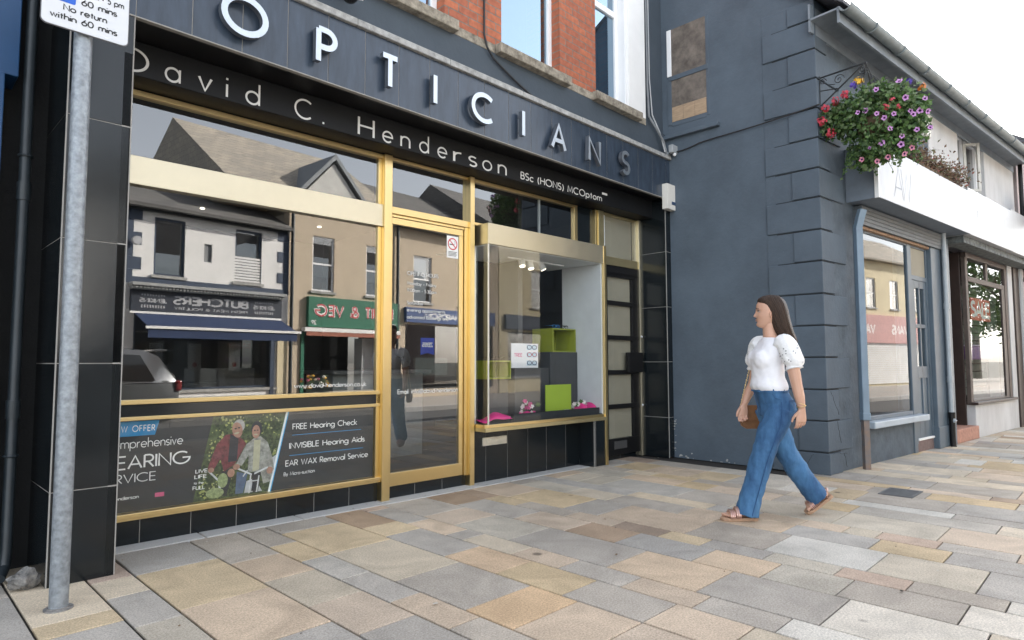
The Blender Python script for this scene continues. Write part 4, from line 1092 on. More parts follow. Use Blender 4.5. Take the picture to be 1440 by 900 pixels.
# butcher
bt = thing('butcher_shop', 'white butcher shop across the street with navy quoins and navy awning', 'shop', OB.w(-2.8, 0, 0))
mb = MB()
H = [(-2.03, -1.33, 3.22, 4.60), (-4.01, -3.28, 3.24, 4.62), (-2.69, -2.49, 3.66, 4.12), (-4.45, -.95, 0.5, 2.3)]
holed(mb, OB, -4.80, -.72, 0, 4.78, H); holed(mb, OB, -.72, 4.2, 0, 4.78, [(.2, 1.2, 3.2, 4.6), (2.3, 3.3, 3.2, 4.6)])
mb.build('wall', m_owhite, bt)
mb = MB()
for i in range(6):
    for s0, sg in ((-.72, -1), (-4.80, 1)):
        mb.box(OB, s0, s0 + sg * (.34 if i % 2 else .16), -.02, .012, 3.02 + .29 * i, 3.02 + .29 * i + .285)
mb.box(OB, -4.8, -.72, -.02, .02, 2.99, 3.14)
mb.build('quoins', m_oblue, bt)
for h in H[:2]: opp_window(bt, OB, *h, mat=m_oblue, rail=False)
mb = MB(); mb.box(OB, -2.69, -2.49, -.1, -.05, 3.66, 4.12); mb.build('vent', pm('vent_grey', (.2, .21, .22), .6), bt)
mb = MB()
for k in range(9): mb.box(OB, -4.0, -3.29, -.05, -.02, 3.26 + .075 * k, 3.31 + .075 * k)
mb.build('shutter_slats', m_owhite, bt)
mb = MB(); mb.box(OB, -4.6, -.8, .0, .30, 2.92, 2.99); mb.box(OB, -4.55, -.84, .0, .22, 2.84, 2.92)
for k in range(46): mb.box(OB, -4.52 + k * .08, -4.48 + k * .08, .22, .27, 2.86, 2.915)
mb.build('cornice', pm('grey_cornice', (.35, .36, .36), .8), bt)
mb = MB(); mb.box(OB, -4.55, -.84, .02, .12, 2.33, 2.83); bs = mb.build('sign_board', pm('navy_sign', (.02, .028, .045), .5), bt)
m_gletter = pm('grey_sign_letter', (.42, .43, .45), .5)
mb = MB()
text(mb, 'BUTCHERS', OB, -3.58, 2.53, .22, .122, .2, width=1.80); text(mb, 'FRESH MEAT & POULTRY', OB, -3.58, 2.41, .07, .122, .16, width=1.80)
for s in (-1.66, -4.40):
    text(mb, 'JENKINS', OB, s + .06, 2.54, .11, .122, .2, width=.58)
    for k in range(9): mb.rect(OB, s + .1 + k * .06, s + .13 + k * .06, 2.42, 2.49, .1222); mb.rect(OB, s + .1 + k * .06, s + .13 + k * .06, 2.70, 2.74, .1222)
mb.build('lettering', m_gletter, bs)
mb = MB()
for s0, s1 in ((-4.5, -.9),):
    A = [OB.w(s0, .13, 2.30), OB.w(s1, .13, 2.30), OB.w(s1 + .0, 1.0, 1.95), OB.w(s0, 1.0, 1.95)]
    mb.add(A + [p - Vector((0, 0, .02)) for p in A], [(0, 1, 2, 3), (7, 6, 5, 4), (0, 4, 5, 1), (1, 5, 6, 2), (3, 7, 4, 0)])
    mb.box(OB, s0, s1, .985, 1.0, 1.70, 1.90)
aw = mb.build('awning', m_awn, bt)
mb = MB(); mb.box(OB, -4.6, -.85, .98, 1.03, 1.90, 1.96); mb.box(OB, -4.5, -.8, .1, .2, 2.28, 2.33); mb.build('awning_bar', m_white, aw)
for s in (-1.4, -2.3, -3.3):
    mb = MB(); mb.box(OB, s - .25, s + .05, -.14, -.13, .95, 1.62); ptr = mb.build('window_poster', m_white, bt)
    mb = MB(); mb.tube([OB.w(s - .1, -.129, 1.1), OB.w(s - .1, -.128, 1.1)], .06, 14); mb.build('red_seal', m_red, ptr)
opp_window(bt, OB, -4.45, -.95, .5, 2.3, rail=False, mat=m_oblue)
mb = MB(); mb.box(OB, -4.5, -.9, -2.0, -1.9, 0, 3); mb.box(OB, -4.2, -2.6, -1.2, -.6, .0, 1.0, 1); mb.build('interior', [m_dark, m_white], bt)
mb = MB(); mb.box(OB, -4.78, -4.5, .0, .04, 0, 2.2, 0); mb.box(OB, -4.4, -4.3, .0, .05, 0, 2.2, 1); mb.build('door_post', [m_cream, m_oblue], bt)
roof_gable(bt, OB, -4.75, 4.3, 4.85, 6.35, 6, m_oslate2)
mb = MB(); mb.box(OB, -4.75, 4.2, .0, .12, 4.70, 4.82); mb.build('gutter', m_pipe, bt)
mb = MB(); mb.tube([OB.w(-.9, .1, 3.95), OB.w(-.9, .22, 3.95)], .10, 14); mb.build('alarm', m_gletter, bt)
# fruit and veg shop
fv = thing('fruit_shop', 'tan fruit and veg shop across the street under a green sign', 'shop', OB.w(-6.8, 0, 0))
HF = [(-6.27, -5.54, 3.20, 4.80), (-8.15, -7.42, 3.20, 4.78)]
HF2 = [(-10.16, -9.34, 3.15, 4.72), (-12.3, -11.5, 3.15, 4.72)]
mb = MB(); holed(mb, OB, -8.62, -4.80, 0, 5.75, HF + [(-8.4, -5.2, .3, 2.05)]); mb.build('wall', m_tan, fv)
for h in HF: opp_window(fv, OB, *h)
mb = MB(); mb.box(OB, -8.65, -5.37, .0, .13, 2.16, 3.02); gs = mb.build('sign_board', m_green, fv)
mb = MB(); text(mb, 'FRUIT & VEG', OB, -8.35, 2.46, .36, .136, .24, width=2.75, track=.2)
mb.build('lettering', m_white, gs)
mb = MB(); text(mb, 'FRUIT & VEG', OB, -8.35, 2.46, .36, .140, .11, width=2.75, track=.2); mb.build('lettering', m_red, gs)
mb = MB(); text(mb, '39', OB, -5.62, 2.22, .13, .136, .16); text(mb, '39', OB, -8.5, 2.22, .13, .136, .16); mb.build('lettering', m_white, gs)
mb = MB(); mb.box(OB, -8.6, -5.2, .05, .25, 2.02, 2.13, 0); mb.box(OB, -8.6, -5.25, .22, .24, 1.90, 2.02, 1); mb.build('awning_roll', [m_white, pm('rust_valance', (.32, .12, .08), .8)], fv)
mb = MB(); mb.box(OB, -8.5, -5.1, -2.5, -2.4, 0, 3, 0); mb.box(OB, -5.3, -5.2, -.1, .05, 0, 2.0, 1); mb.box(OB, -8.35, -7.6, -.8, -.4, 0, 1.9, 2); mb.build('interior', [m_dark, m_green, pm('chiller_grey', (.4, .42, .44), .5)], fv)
roof_gable(fv, OB, -8.7, -3.0, 5.80, 8.4, 7, m_oslate)
mb = MB(); mb.prism(OB, [(-4.8, 4.8), (-3.2, 4.8), (-3.2, 5.8), (-4.8, 5.8)], -6, -1.2); mb.build('rear_gable', m_tan, fv)
mb = MB(); mb.prism(OB, [(-7.2, 5.5), (-5.2, 5.5), (-5.2, 5.95), (-6.2, 7.05), (-7.2, 5.95)], -2.5, .02, 0); dm = mb.build('dormer', pm('pale_dormer', (.5, .5, .48), .8), fv)
mb = MB()
for sg in (-1, 1):
    a = OB.w(-6.2, .12, 7.15); b = OB.w(-6.2 + sg * 1.15, .12, 5.9)
    for p, q in ((a, b),):
        t = Vector((0, 0, .16)); mb.add([p, q, q + t, p + t] + [v - OB.n * 2.6 for v in (p, q, q + t, p + t)], [(0, 1, 2, 3), (4, 7, 6, 5), (3, 2, 6, 7), (0, 4, 5, 1), (1, 5, 6, 2), (0, 3, 7, 4)])
mb.build('barge_board', pm('slate_barge', (.2, .22, .24), .7), dm)
opp_window(dm, OB, -6.55, -5.85, 5.6, 6.35, d=.06) if False else None
mb = MB(); mb.tube([OB.w(-8.60, .09, .1), OB.w(-8.60, .09, 5.8)], .05, 8); mb.tube([OB.w(-4.86, .09, .1), OB.w(-4.86, .09, 5.6)], .05, 8); mb.build('drainpipe', m_pipe, fv)
mb = MB(); mb.box(OB, -8.7, -4.7, .0, .12, 5.68, 5.8); mb.build('gutter', m_pipe, fv)
# flower buckets outside the fruit shop
mf = [pm('leaf_dull', (.05, .10, .03), .7), pm('sunflower_yellow', (.75, .40, .02), .7), pm('flower_pink', (.55, .12, .22), .7), pm('flower_white', (.7, .68, .6), .7)]
rf = random.Random(5)
for n_, (s, d) in enumerate(((-8.25, .55), (-7.75, .7), (-5.6, .6), (-5.15, .55))):
    bk = thing('flower_bucket', ['bucket of sunflowers outside the fruit shop, reflected in the door', 'bucket of mixed flowers next to the sunflowers, reflected in the door', 'bucket of pale flowers left of the reflected woman', 'bucket of pink flowers furthest left under the green sign'][n_], 'flower bucket', OB.w(s, d, 0), 'flower buckets outside the fruit shop')
    mb = MB(); mb.tube([OB.w(s, d, 0), OB.w(s, d, .34)], [.12, .15], 14); mb.build('bucket', m_pipe, bk)
    mb = MB()
    for k in range(26):
        a, r_ = rf.uniform(0, 2 * PI), rf.uniform(.02, .2); c = OB.w(s + r_ * math.cos(a), d + r_ * math.sin(a), rf.uniform(.45, .80))
        mb.tube([OB.w(s, d, .3), c], .006, 4, 0)
        if rf.random() < .6: mb.ell(c, .05, .05, .035, 8, 5, 1 if n_ == 0 else rf.choice([2, 3, 1]))
        else: mb.ell(c, .06, .03, .02, 6, 4, 0)
    mb.build('flowers', mf, bk)
# shop beyond with the blue sign, then more fronts on towards the sun
nx = thing('blue_sign_shop', 'tan shop across the street with a narrow blue sign, seen in the door glass', 'shop', OB.w(-10.8, 0, 0))
mb = MB(); holed(mb, OB, -13.2, -8.66, 0, 5.6, HF2 + [(-12.9, -9.0, .25, 2.4)]); mb.build('wall', m_tan, nx)
for h in HF2: opp_window(nx, OB, *h)
mb = MB(); mb.box(OB, -12.9, -8.95, .0, .12, 2.46, 2.95); b2 = mb.build('sign_board', pm('blue_sign', (.02, .06, .19), .5), nx)
mb = MB(); text(mb, 'RICHARDSON', OB, -11.9, 2.6, .2, .122, .18, width=2.1); mb.build('lettering', m_white, b2)
mb = MB(); mb.rect(OB, -12.9, -9.0, .25, 2.4, -.08); mb.build('pane', m_farglass, nx)
mb = MB(); mb.box(OB, -12.9, -9, -2.5, -2.4, 0, 3, 0); mb.box(OB, -11.3, -9.8, -.5, -.4, .7, 1.3, 1); mb.build('interior', [m_dark, pm('mint_counter', (.45, .58, .55), .6)], nx)
roof_gable(nx, OB, -13.3, -8.7, 5.65, 7.9, 7, m_oslate2)
far = [(-18.6, -13.25, 6.2, m_cream, 'cream'), (-24.5, -18.7, 5.4, m_brick, 'red brick')]
for s0, s1, h, mt, nm in far:
    b_ = thing('street_house', '%s two storey house further along the opposite side of the street' % nm, 'house', OB.w((s0 + s1) / 2, 0, 0), 'houses along the opposite side')
    ws = [(s0 + .8 + k * 1.7, s0 + 1.7 + k * 1.7, 3.3, 4.8) for k in range(int((s1 - s0 - 1) / 1.7))]
    mb = MB(); holed(mb, OB, s0, s1, 0, h, ws + [(s0 + .5, s1 - .5, .6, 2.3)]); mb.build('wall', mt, b_)
    for w_ in ws: opp_window(b_, OB, *w_)
    opp_window(b_, OB, s0 + .5, s1 - .5, .6, 2.3, rail=False, mat=m_oblue)
    mb = MB(); mb.box(OB, s0, s1, -3, -2.9, 0, h); mb.box(OB, s0 + .3, s1 - .3, .0, .1, 2.4, 2.95, 1); mb.build('backing', [m_dark, m_green if nm == 'white' else m_oblue], b_)
    roof_gable(b_, OB, s0, s1, h + .05, h + 2.4, 7, m_oslate2)
# cream building at the bend, reflected in the slate blue shop's window
EB = Fr((38.0, -13.4), 180)
eb = thing('cream_building', 'cream house with pink sign and roller shutter, reflected in the slate blue shop window', 'building', EB.w(5, 0, 0))
we = [(s - .42, s + .42, 3.65, 5.05) for s in (.8, 2.8, 4.95, 7.1, 9.2)]
mb = MB(); holed(mb, EB, 0, 10, -.2, 5.9, we); mb.build('wall', m_cream, eb)
for w_ in we: opp_window(eb, EB, *w_)
mb = MB(); mb.box(EB, .3, 9.7, .0, .12, 2.0, 3.3); pk = mb.build('sign_board', pm('pink_sign', (.52, .28, .27), .6), eb)
mb = MB()
for k in range(3): text(mb, 'VANS', EB, .9 + k * 3.1, 2.4, .5, .123, .22, width=1.5)
mb.build('lettering', m_white, pk)
mb = MB()
for k in range(19): mb.box(EB, .4, 9.6, .01, .05, .1 + k * .1, .1 + k * .1 + .085)
mb.build('roller_shutter', m_owhite, eb)
roof_gable(eb, EB, -.1, 10.1, 5.95, 7.9, 6, m_oslate)

# trees closing the street, reflected in the brown shop's window
m_tleaf = pm('tree_leaf', (.05, .10, .03), .6, var=.3, scale=3, col2=(.11, .17, .05))
rt = random.Random(4)
for (tx_, ty_, h_, lb) in ((44, -12.5, 8.5, 'broad green street tree reflected in the brown framed window'), (49, -16, 10, 'taller green tree behind the first, reflected in the brown framed window')):
    tr_ = thing('street_tree', lb, 'tree', (tx_, ty_, 0), 'trees closing the street')
    mb = MB(); mb.tube([(tx_, ty_, 0), (tx_ + .1, ty_, h_ * .3), (tx_ - .1, ty_ + .1, h_ * .6)], [.28, .2, .1], 9)
    for k in range(6):
        a = k * 1.05; mb.tube([(tx_, ty_, h_ * (.3 + .05 * k)), (tx_ + 1.6 * math.cos(a), ty_ + 1.6 * math.sin(a), h_ * (.5 + .06 * k))], [.09, .03], 6)
    mb.build('trunk', pm('bark', (.10, .08, .06), .9, var=.3), tr_)
    mb = MB()
    for k in range(34):
        a, q, zz = rt.uniform(0, 6.28), rt.uniform(.3, 2.8), rt.uniform(.28, 1.0)
        c = Vector((tx_ + q * math.cos(a) * (1.2 - zz * .5), ty_ + q * math.sin(a) * (1.2 - zz * .5), h_ * zz))
        for j in range(70):
            p = c + Vector((rt.gauss(0, .42), rt.gauss(0, .42), rt.gauss(0, .34))); e = Vector((rt.gauss(0, 1), rt.gauss(0, 1), rt.gauss(0, 1))).normalized(); f2 = e.orthogonal().normalized(); s_ = rt.uniform(.10, .2)
            mb.quad([p - e * s_, p + f2 * s_ * .5, p + e * s_, p - f2 * s_ * .5])
    mb.build('crown', m_tleaf, tr_)

# ------------------------------------------------------------------ parked car (seen in the glass)
car = thing('parked_car', 'dark silver estate car whose tail is reflected in the big window', 'car', (1.2, -7.4, -.125))
m_carp = pm('silver_grey_paint', (.22, .23, .24), .28, .75, var=.04, coat=.8)
m_carglass = glass('car_glass', .10, (.06, .07, .07))
m_rub = pm('tyre_rubber', (.02, .02, .02), .85)
CX0 = 3.45; CY = -7.30; CZ = -.125
# stations from tail (x=0) to nose: x, floor, belt, half width
st = [(0.0, .50, .86, .62), (.04, .36, .93, .74), (.25, .28, .98, .82), (.9, .24, .98, .86), (2.0, .22, .97, .87), (3.0, .24, .96, .86), (3.6, .26, .90, .84), (4.1, .30, .80, .78), (4.35, .42, .68, .62)]
rings = []
for x, f_, b_, hw in st:
    X = CX0 - x
    rings.append([Vector((X, CY + y, CZ + z)) for y, z in ((-hw * .92, f_), (-hw, f_ + .12), (-hw * 1.0, (f_ + b_) / 2 + .05), (-hw * .955, b_), (0, b_ + .02), (hw * .955, b_), (hw * 1.0, (f_ + b_) / 2 + .05), (hw, f_ + .12), (hw * .92, f_))])
mb = MB(); mb.loft(rings, 0, True)
rs = [(.06, .97, .74, .74), (.34, 1.40, .64, .80), (.55, 1.50, .60, .82), (1.6, 1.55, .60, .83), (2.4, 1.50, .60, .83), (3.1, .98, .70, .82)]
rr_ = [[Vector((CX0 - x, CY + y, CZ + z)) for y, z in ((-hb, .95), (-ht - (hb - ht) * .15, zt - .10), (-ht, zt - .02), (0, zt + .02), (ht, zt - .02), (ht + (hb - ht) * .15, zt - .10), (hb, .95))] for x, zt, ht, hb in rs]
mb.loft(rr_, 0, True)
cb = mb.build('body', m_carp, car, auto=35)
mb = MB()
for sg in (-1, 1):
    for xs_ in (((.42, .98), (.62, 1.40), (1.02, 1.43), (1.02, .98)), ((1.10, .98), (1.10, 1.43), (1.75, 1.43), (1.75, .98)), ((1.83, .98), (1.83, 1.43), (2.35, 1.38), (2.85, .98))):
        def yy(z): t = (z - .95) / .50; return .835 - t * .20
        P = [Vector((CX0 - x, CY + sg * yy(z), CZ + z)) for x, z in xs_]
        mb.quad(P if sg < 0 else P[::-1])
mb.quad([Vector((CX0 - .05 + .0, CY - .62, CZ + 1.02)), Vector((CX0 - .05, CY + .62, CZ + 1.02)), Vector((CX0 - .31, CY + .55, CZ + 1.38)), Vector((CX0 - .31, CY - .55, CZ + 1.38))])
mb.build('window', pm('dark_car_glass', (.015, .017, .018), .06, spec=.8), car)
mb = MB(); mb.box(Fr((CX0, CY), 0), -.40, -.20, -.56, .56, CZ + 1.47, CZ + 1.50); mb.build('spoiler', m_carp, car, bevel=.01)
for sg in (-1, 1):
    mb = MB(); mb.box(Fr((CX0, CY), 0), -.10, .0, sg * .66, sg * .78, CZ + .80, CZ + .98); mb.build('tail_light', pm('tail_red', (.20, .02, .02), .25), car, bevel=.03)
    mb = MB(); mb.box(Fr((CX0, CY), 0), -4.28, -4.0, sg * .52, sg * .74, CZ + .58, CZ + .72); mb.build('headlight', m_frame, car, bevel=.03)
    for x in (.85, 3.45):
        c = Vector((CX0 - x, CY + sg * .76, CZ + .32))
        mb = MB(); mb.tube([c - Vector((0, .1, 0)), c + Vector((0, .1, 0))], .32, 28); wl = mb.build('wheel', m_rub, car, auto=40, bevel=.02)
        mb = MB(); mb.tube([c + Vector((0, sg * .095, 0)), c + Vector((0, sg * .11, 0))], .20, 20); mb.build('rim', m_galv, wl)
mb = MB(); mb.box(Fr((CX0, CY), 0), -.01, .03, -.7, .7, CZ + .38, CZ + .55); mb.build('bumper', m_black, car, bevel=.02)

# ------------------------------------------------------------------ the woman
HEAD = R(136.1); FACE = R(114)
WB = Vector((4.752, -2.064, 0))
fx = Vector((math.cos(HEAD), math.sin(HEAD), 0)); fy = Vector((-math.sin(HEAD), math.cos(HEAD), 0))
hx = Vector((math.cos(FACE), math.sin(FACE), 0)); hy = Vector((-math.sin(FACE), math.cos(FACE), 0))
def bl(x, y, z): return WB + fx * x + fy * y + Vector((0, 0, z))
HC = bl(-.002, 0, 0)
def hd(x, y, z): return HC + hx * x + hy * y + Vector((0, 0, z))
def ering(fn, z, front, back, hw, n=28, p=1.0, zf=None):
    xc = (front + back) / 2; a = (front - back) / 2; out = []
    for k in range(n):
        t = 2 * PI * k / n; c, s = math.cos(t), math.sin(t)
        c2 = math.copysign(abs(c) ** p, c); s2 = math.copysign(abs(s) ** p, s)
        out.append(fn(xc + a * c2, hw * s2, z + (zf(c) if zf else 0)))
    return out
def limb(mb, pts, rad, n=14, flat=None): mb.tube([bl(*p) for p in pts], rad, n, 0, True, flat)
def smoothpath(pts, rad, m=5):
    """Catmull-Rom through the joints"""
    P = [Vector(p) for p in pts]; out, rr_ = [], []
    for i in range(len(P) - 1):
        a, b, c, d = P[max(i - 1, 0)], P[i], P[i + 1], P[min(i + 2, len(P) - 1)]
        for k in range(m):
            t = k / m
            out.append(.5 * ((2 * b) + (c - a) * t + (2 * a - 5 * b + 4 * c - d) * t * t + (3 * b - a - 3 * c + d) * t ** 3)); rr_.append(rad[i] * (1 - t) + rad[i + 1] * t)
    out.append(P[-1]); rr_.append(rad[-1]); return out, rr_
woman = thing('person', 'woman with long dark hair, white puff sleeved blouse and wide blue jeans, striding along', 'person', WB)
def skinmat():
    m = pm('skin', (.56, .33, .235), .45, var=.05, scale=12)
    b = m.node_tree.nodes['Principled BSDF']; b.inputs['Subsurface Weight'].default_value = .12; b.inputs['Subsurface Radius'].default_value = (.01, .004, .002)
    return m
m_skin = skinmat()
bd = MB()
# head and face
for (z, f_, b_, w) in (): pass
HP = [(1.400, .050, .015, .012), (1.404, .066, .006, .026), (1.412, .078, -.008, .036), (1.425, .0845, -.03, .046), (1.445, .0850, -.052, .055), (1.465, .0855, -.068, .061), (1.49, .0860, -.08, .066), (1.515, .0860, -.088, .069), (1.54, .0880, -.093, .071), (1.57, .0885, -.095, .071), (1.595, .078, -.09, .064), (1.615, .055, -.072, .05), (1.628, .020, -.045, .03), (1.633, -.005, -.02, .01)]
def hp(z):
    for i in range(len(HP) - 1):
        if HP[i][0] <= z <= HP[i + 1][0]:
            t = (z - HP[i][0]) / (HP[i + 1][0] - HP[i][0]); return [HP[i][k] * (1 - t) + HP[i + 1][k] * t for k in (1, 2, 3)]
    return HP[-1][1:]
FEAT = [(-.0085, .031, 1.5245, .0125, .0085), (.0035, .027, 1.5460, .017, .0055), (.0045, .037, 1.490, .018, .018), (-.003, .050, 1.462, .016, .016)]      # sockets, brows, cheekbones, hollows (both sides)
MID = [(.0050, 1.4665, .0145, .0034), (-.0030, 1.4613, .017, .0018), (.0060, 1.4560, .0125, .0042), (-.0035, 1.4470, .018, .0045), (.0060, 1.4245, .015, .0095), (-.0030, 1.4760, .006, .0040)]
NOSE = [(1.550, 0), (1.535, .0045), (1.522, .0085), (1.510, .0140), (1.499, .0200), (1.493, .0220), (1.488, .0195), (1.483, .0090), (1.478, 0)]
def nose(z):
    for i in range(len(NOSE) - 1):
        (z1, h1), (z0, h0) = NOSE[i], NOSE[i + 1]
        if z0 <= z <= z1: return h0 + (h1 - h0) * (z - z0) / (z1 - z0)
    return 0
def face(y, z):
    g_ = lambda d, s: math.exp(-d * d / (2 * s * s))
    v = nose(z) * (g_(y, .0062 + .004 * max(0, min(1, (1.53 - z) / .035))))
    if 1.48 < z < 1.505: v += .008 * (g_(abs(y) - .0115, .0045)) * g_(z - 1.4895, .005)
    for A, y0, z0, sy, sz in FEAT: v += A * (g_(y - y0, sy) + g_(y + y0, sy)) * g_(z - z0, sz)
    for A, z0, sy, sz in MID: v += A * g_(y, sy) * g_(z - z0, sz)
    return v
rings = []
for j in range(86):
    z = 1.400 + (1.633 - 1.400) * j / 85
    f_, b_, w = hp(z); xc = (f_ + b_) / 2; a = (f_ - b_) / 2; rg = []
    for k in range(72):
        t = 2 * PI * k / 72; c, s_ = math.cos(t), math.sin(t)
        rg.append(hd(xc + a * c + (face(w * s_, z) * min(1, c * 2.2) if c > 0 else 0), w * s_, z))
    rings.append(rg)
bd.loft(rings)
for s in (-1, 1): bd.ell(hd(-.012, s * .066, 1.50), .012, .007, .026, 8, 8)         # ear
# neck, trunk
bd.loft([ering(bl, z, f_, b_, w, 24) for z, f_, b_, w in ((.80, .02, -.09, .09), (.86, .03, -.09, .10), (.96, .055, -.06, .10), (1.05, .075, -.07, .11), (1.17, .09, -.075, .115), (1.25, .068, -.07, .125), (1.29, .045, -.065, .125), (1.325, .040, -.058, .075), (1.345, .042, -.054, .054), (1.38, .044, -.048, .047), (1.44, .045, -.055, .048))])
def hand(mb, wrist, dirn, palmn, side, curl=.5, L=.172):
    """palm and five jointed fingers; dirn = along the hand, palmn = palm normal, side = towards the thumb"""
    d = Vector(dirn).normalized(); p = Vector(palmn).normalized(); s = Vector(side).normalized(); w = Vector(wrist)
    mb.loft([[w + d * t + s * (a * math.cos(2 * PI * k / 12)) + p * (b * math.sin(2 * PI * k / 12)) for k in range(12)] for t, a, b in ((-.01, .024, .019), (.02, .030, .016), (.05, .036, .015), (.078, .038, .013), (.092, .034, .010))])
    for i, (o, ln) in enumerate(((.029, .068), (.010, .076), (-.010, .071), (-.028, .056))):
        q = w + d * .080 + s * o; dirc = d.copy(); pts = [q - d * .02, q]; ax = d.cross(p).normalized()
        for j, fr_ in enumerate((.45, .32, .25)):
            dirc = (Matrix.Rotation(curl * (.35 + .35 * j) + .06 * i, 3, ax) @ dirc).normalized(); q = q + dirc * ln * fr_; pts.append(q.copy())
        mb.tube(pts, [.0088, .0088, .0082, .0074, .0055], 8)
    q = w + d * .022 + s * .024; dirc = (d * .75 + s * .6 + p * .35).normalized(); pts = [q - dirc * .015, q]
    for ln in (.034, .028, .022): q = q + dirc * ln; pts.append(q.copy()); dirc = (dirc + d * .35 - s * .18).normalized()
    mb.tube(pts, [.012, .012, .0102, .0088, .006], 8)
# near (left) arm hanging a little behind, far (right) arm forward
P, Rr_ = smoothpath([(-.035, .130, 1.275), (-.058, .178, 1.23), (-.080, .200, 1.10), (-.097, .214, .975), (-.108, .222, .90), (-.120, .228, .815)], [.055, .050, .044, .037, .036, .023])
bd.tube([bl(*p) for p in P], Rr_, 14)
hand(bd, bl(-.120, .228, .808), fx * .10 + Vector((0, 0, -1)), -fy, fx, .55)
P, Rr_ = smoothpath([(.005, -.130, 1.275), (.012, -.178, 1.23), (.025, -.200, 1.10), (.044, -.212, .985), (.084, -.212, .90), (.120, -.208, .82)], [.055, .050, .044, .037, .035, .023])
bd.tube([bl(*p) for p in P], Rr_, 14)
hand(bd, bl(.124, -.207, .813), fx * .16 + Vector((0, 0, -1)), fy, fx, .8)
# legs and feet
for pts in ([(-.045, .075, .82), (.045, .08, .64), (.126, .075, .47), (.19, .072, .26), (.235, .07, .085), (.235, .07, .05)], [(-.05, -.075, .82), (-.085, -.075, .66), (-.144, -.07, .49), (-.30, -.07, .31), (-.435, -.07, .17), (-.455, -.07, .14)]):
    P, Rr_ = smoothpath(pts, [.05, .06, .055, .045, .034, .036]); bd.tube([bl(p[0] * .9, p[1], p[2]) for p in P], Rr_, 14)
def foot(mb, heel, toe, up, y):
    h, t = Vector(heel), Vector(toe); d = (t - h); L_ = d.length; d.normalize(); u = Vector(up).normalized(); s = fy
    mb.loft([[h + d * (q * L_) + s * (a * math.cos(2 * PI * k / 12)) + u * (c + b * math.sin(2 * PI * k / 12)) for k in range(12)] for q, a, b, c in ((-.0, .020, .02, .028), (.10, .031, .034, .038), (.28, .033, .040, .046), (.5, .036, .03, .036), (.72, .042, .02, .026), (.84, .043, .015, .02))])
    for i, o in enumerate((.030, .012, -.004, -.018, -.031)):
        e = h + d * (L_ * (.99 - .035 * i)) + s * (-o * (1 if y > 0 else -1)); mb.tube([h + d * (L_ * .78) + s * (-o * (1 if y > 0 else -1)) + u * .018, e + u * .014], [.011, .0095 if i else .012], 8)
FH, FT = bl(.170, .072, .022), bl(.408, .070, .022)
RH, RT = bl(-.452, -.07, .148), bl(-.275, -.07, .028)
upr = ((RT - RH).normalized().cross(fy)).normalized(); upr = upr if upr.z > 0 else -upr
foot(bd, FH, FT, (0, 0, 1), 1); foot(bd, RH, RT, upr, -1)
body = bd.build('body', m_skin, woman, smooth=True)
rm = body.modifiers.new('remesh', 'REMESH'); rm.mode = 'VOXEL'; rm.voxel_size = .0029; rm.use_smooth_shade = True
sm = body.modifiers.new('smooth', 'SMOOTH'); sm.factor = .5; sm.iterations = 2
# eyes, brows, lips
for s in (-1, 1):
    mb = MB(); mb.ell(hd(.0650, s * .0300, 1.5240), .0110, .0120, .0082, 12, 8, 0); mb.ell(hd(.0728, s * .0300, 1.5240), .0038, .0052, .0058, 10, 6, 1)
    mb.tube([hd(.0735, s * .018, 1.5275), hd(.0775, s * .029, 1.5315), hd(.0685, s * .043, 1.5275)], [.0014, .0022, .0015], 6, 1)
    mb.build('eye', [pm('eye_white', (.50, .42, .37), .3), pm('lash_dark', (.025, .018, .015), .4)], woman, smooth=True)
    mb = MB(); mb.tube([hd(.0890, s * .013, 1.5465), hd(.0845, s * .028, 1.5510), hd(.0690, s * .046, 1.5460)], [.0022, .0028, .0014], 6)
    mb.build('eyebrow', pm('brow_brown', (.06, .035, .025), .7), woman)
mb = MB(); mb.ell(hd(.0835, 0, 1.4658), .0078, .0155, .0030, 14, 6); mb.ell(hd(.0838, 0, 1.4565), .0082, .0135, .0038, 14, 6); mb.build('lips', pm('lip_rose', (.52, .26, .20), .45), woman, smooth=True)
# hair
m_hair = pm('dark_brown_hair', (.016, .010, .008), .38, var=.25, scale=20, stretch=(9, 9, .9), col2=(.070, .038, .022), spec=.35, bump=.4, bscale=60)
rh = random.Random(2); n = 72
jit = [rh.gauss(0, .0012) for _ in range(n)]
hr = MB(); rings = []
HRr = [(1.649, .010, -.035, .02), (1.641, .042, -.072, .052), (1.624, .068, -.097, .067), (1.606, .0765, -.111, .0745), (1.592, .071, -.119, .0775), (1.575, .056, -.125, .079), (1.553, .040, -.130, .080), (1.530, .026, -.135, .080), (1.505, .011, -.139, .0795), (1.47, .000, -.145, .078), (1.44, -.008, -.151, .076), (1.40, -.020, -.160, .072), (1.365, -.040, -.170, .064), (1.335, -.064, -.180, .054), (1.31, -.095, -.188, .04), (1.292, -.145, -.195, .016)]
for (z, f_, b_, w) in HRr:
    xc = (f_ + b_) / 2; a = (f_ - b_) / 2; rg = []
    for k in range(n):
        t = 2 * PI * k / n; c, s = math.cos(t), math.sin(t); q = 1 + jit[k] / .06 * min(1, (1.65 - z) * 9)
        rg.append(hd(xc + a * q * math.copysign(abs(c) ** .85, c), w * q * s, z + (jit[(k * 7) % n] * 3 if z < 1.34 else 0)))
    rings.append(rg)
hr.loft(rings)
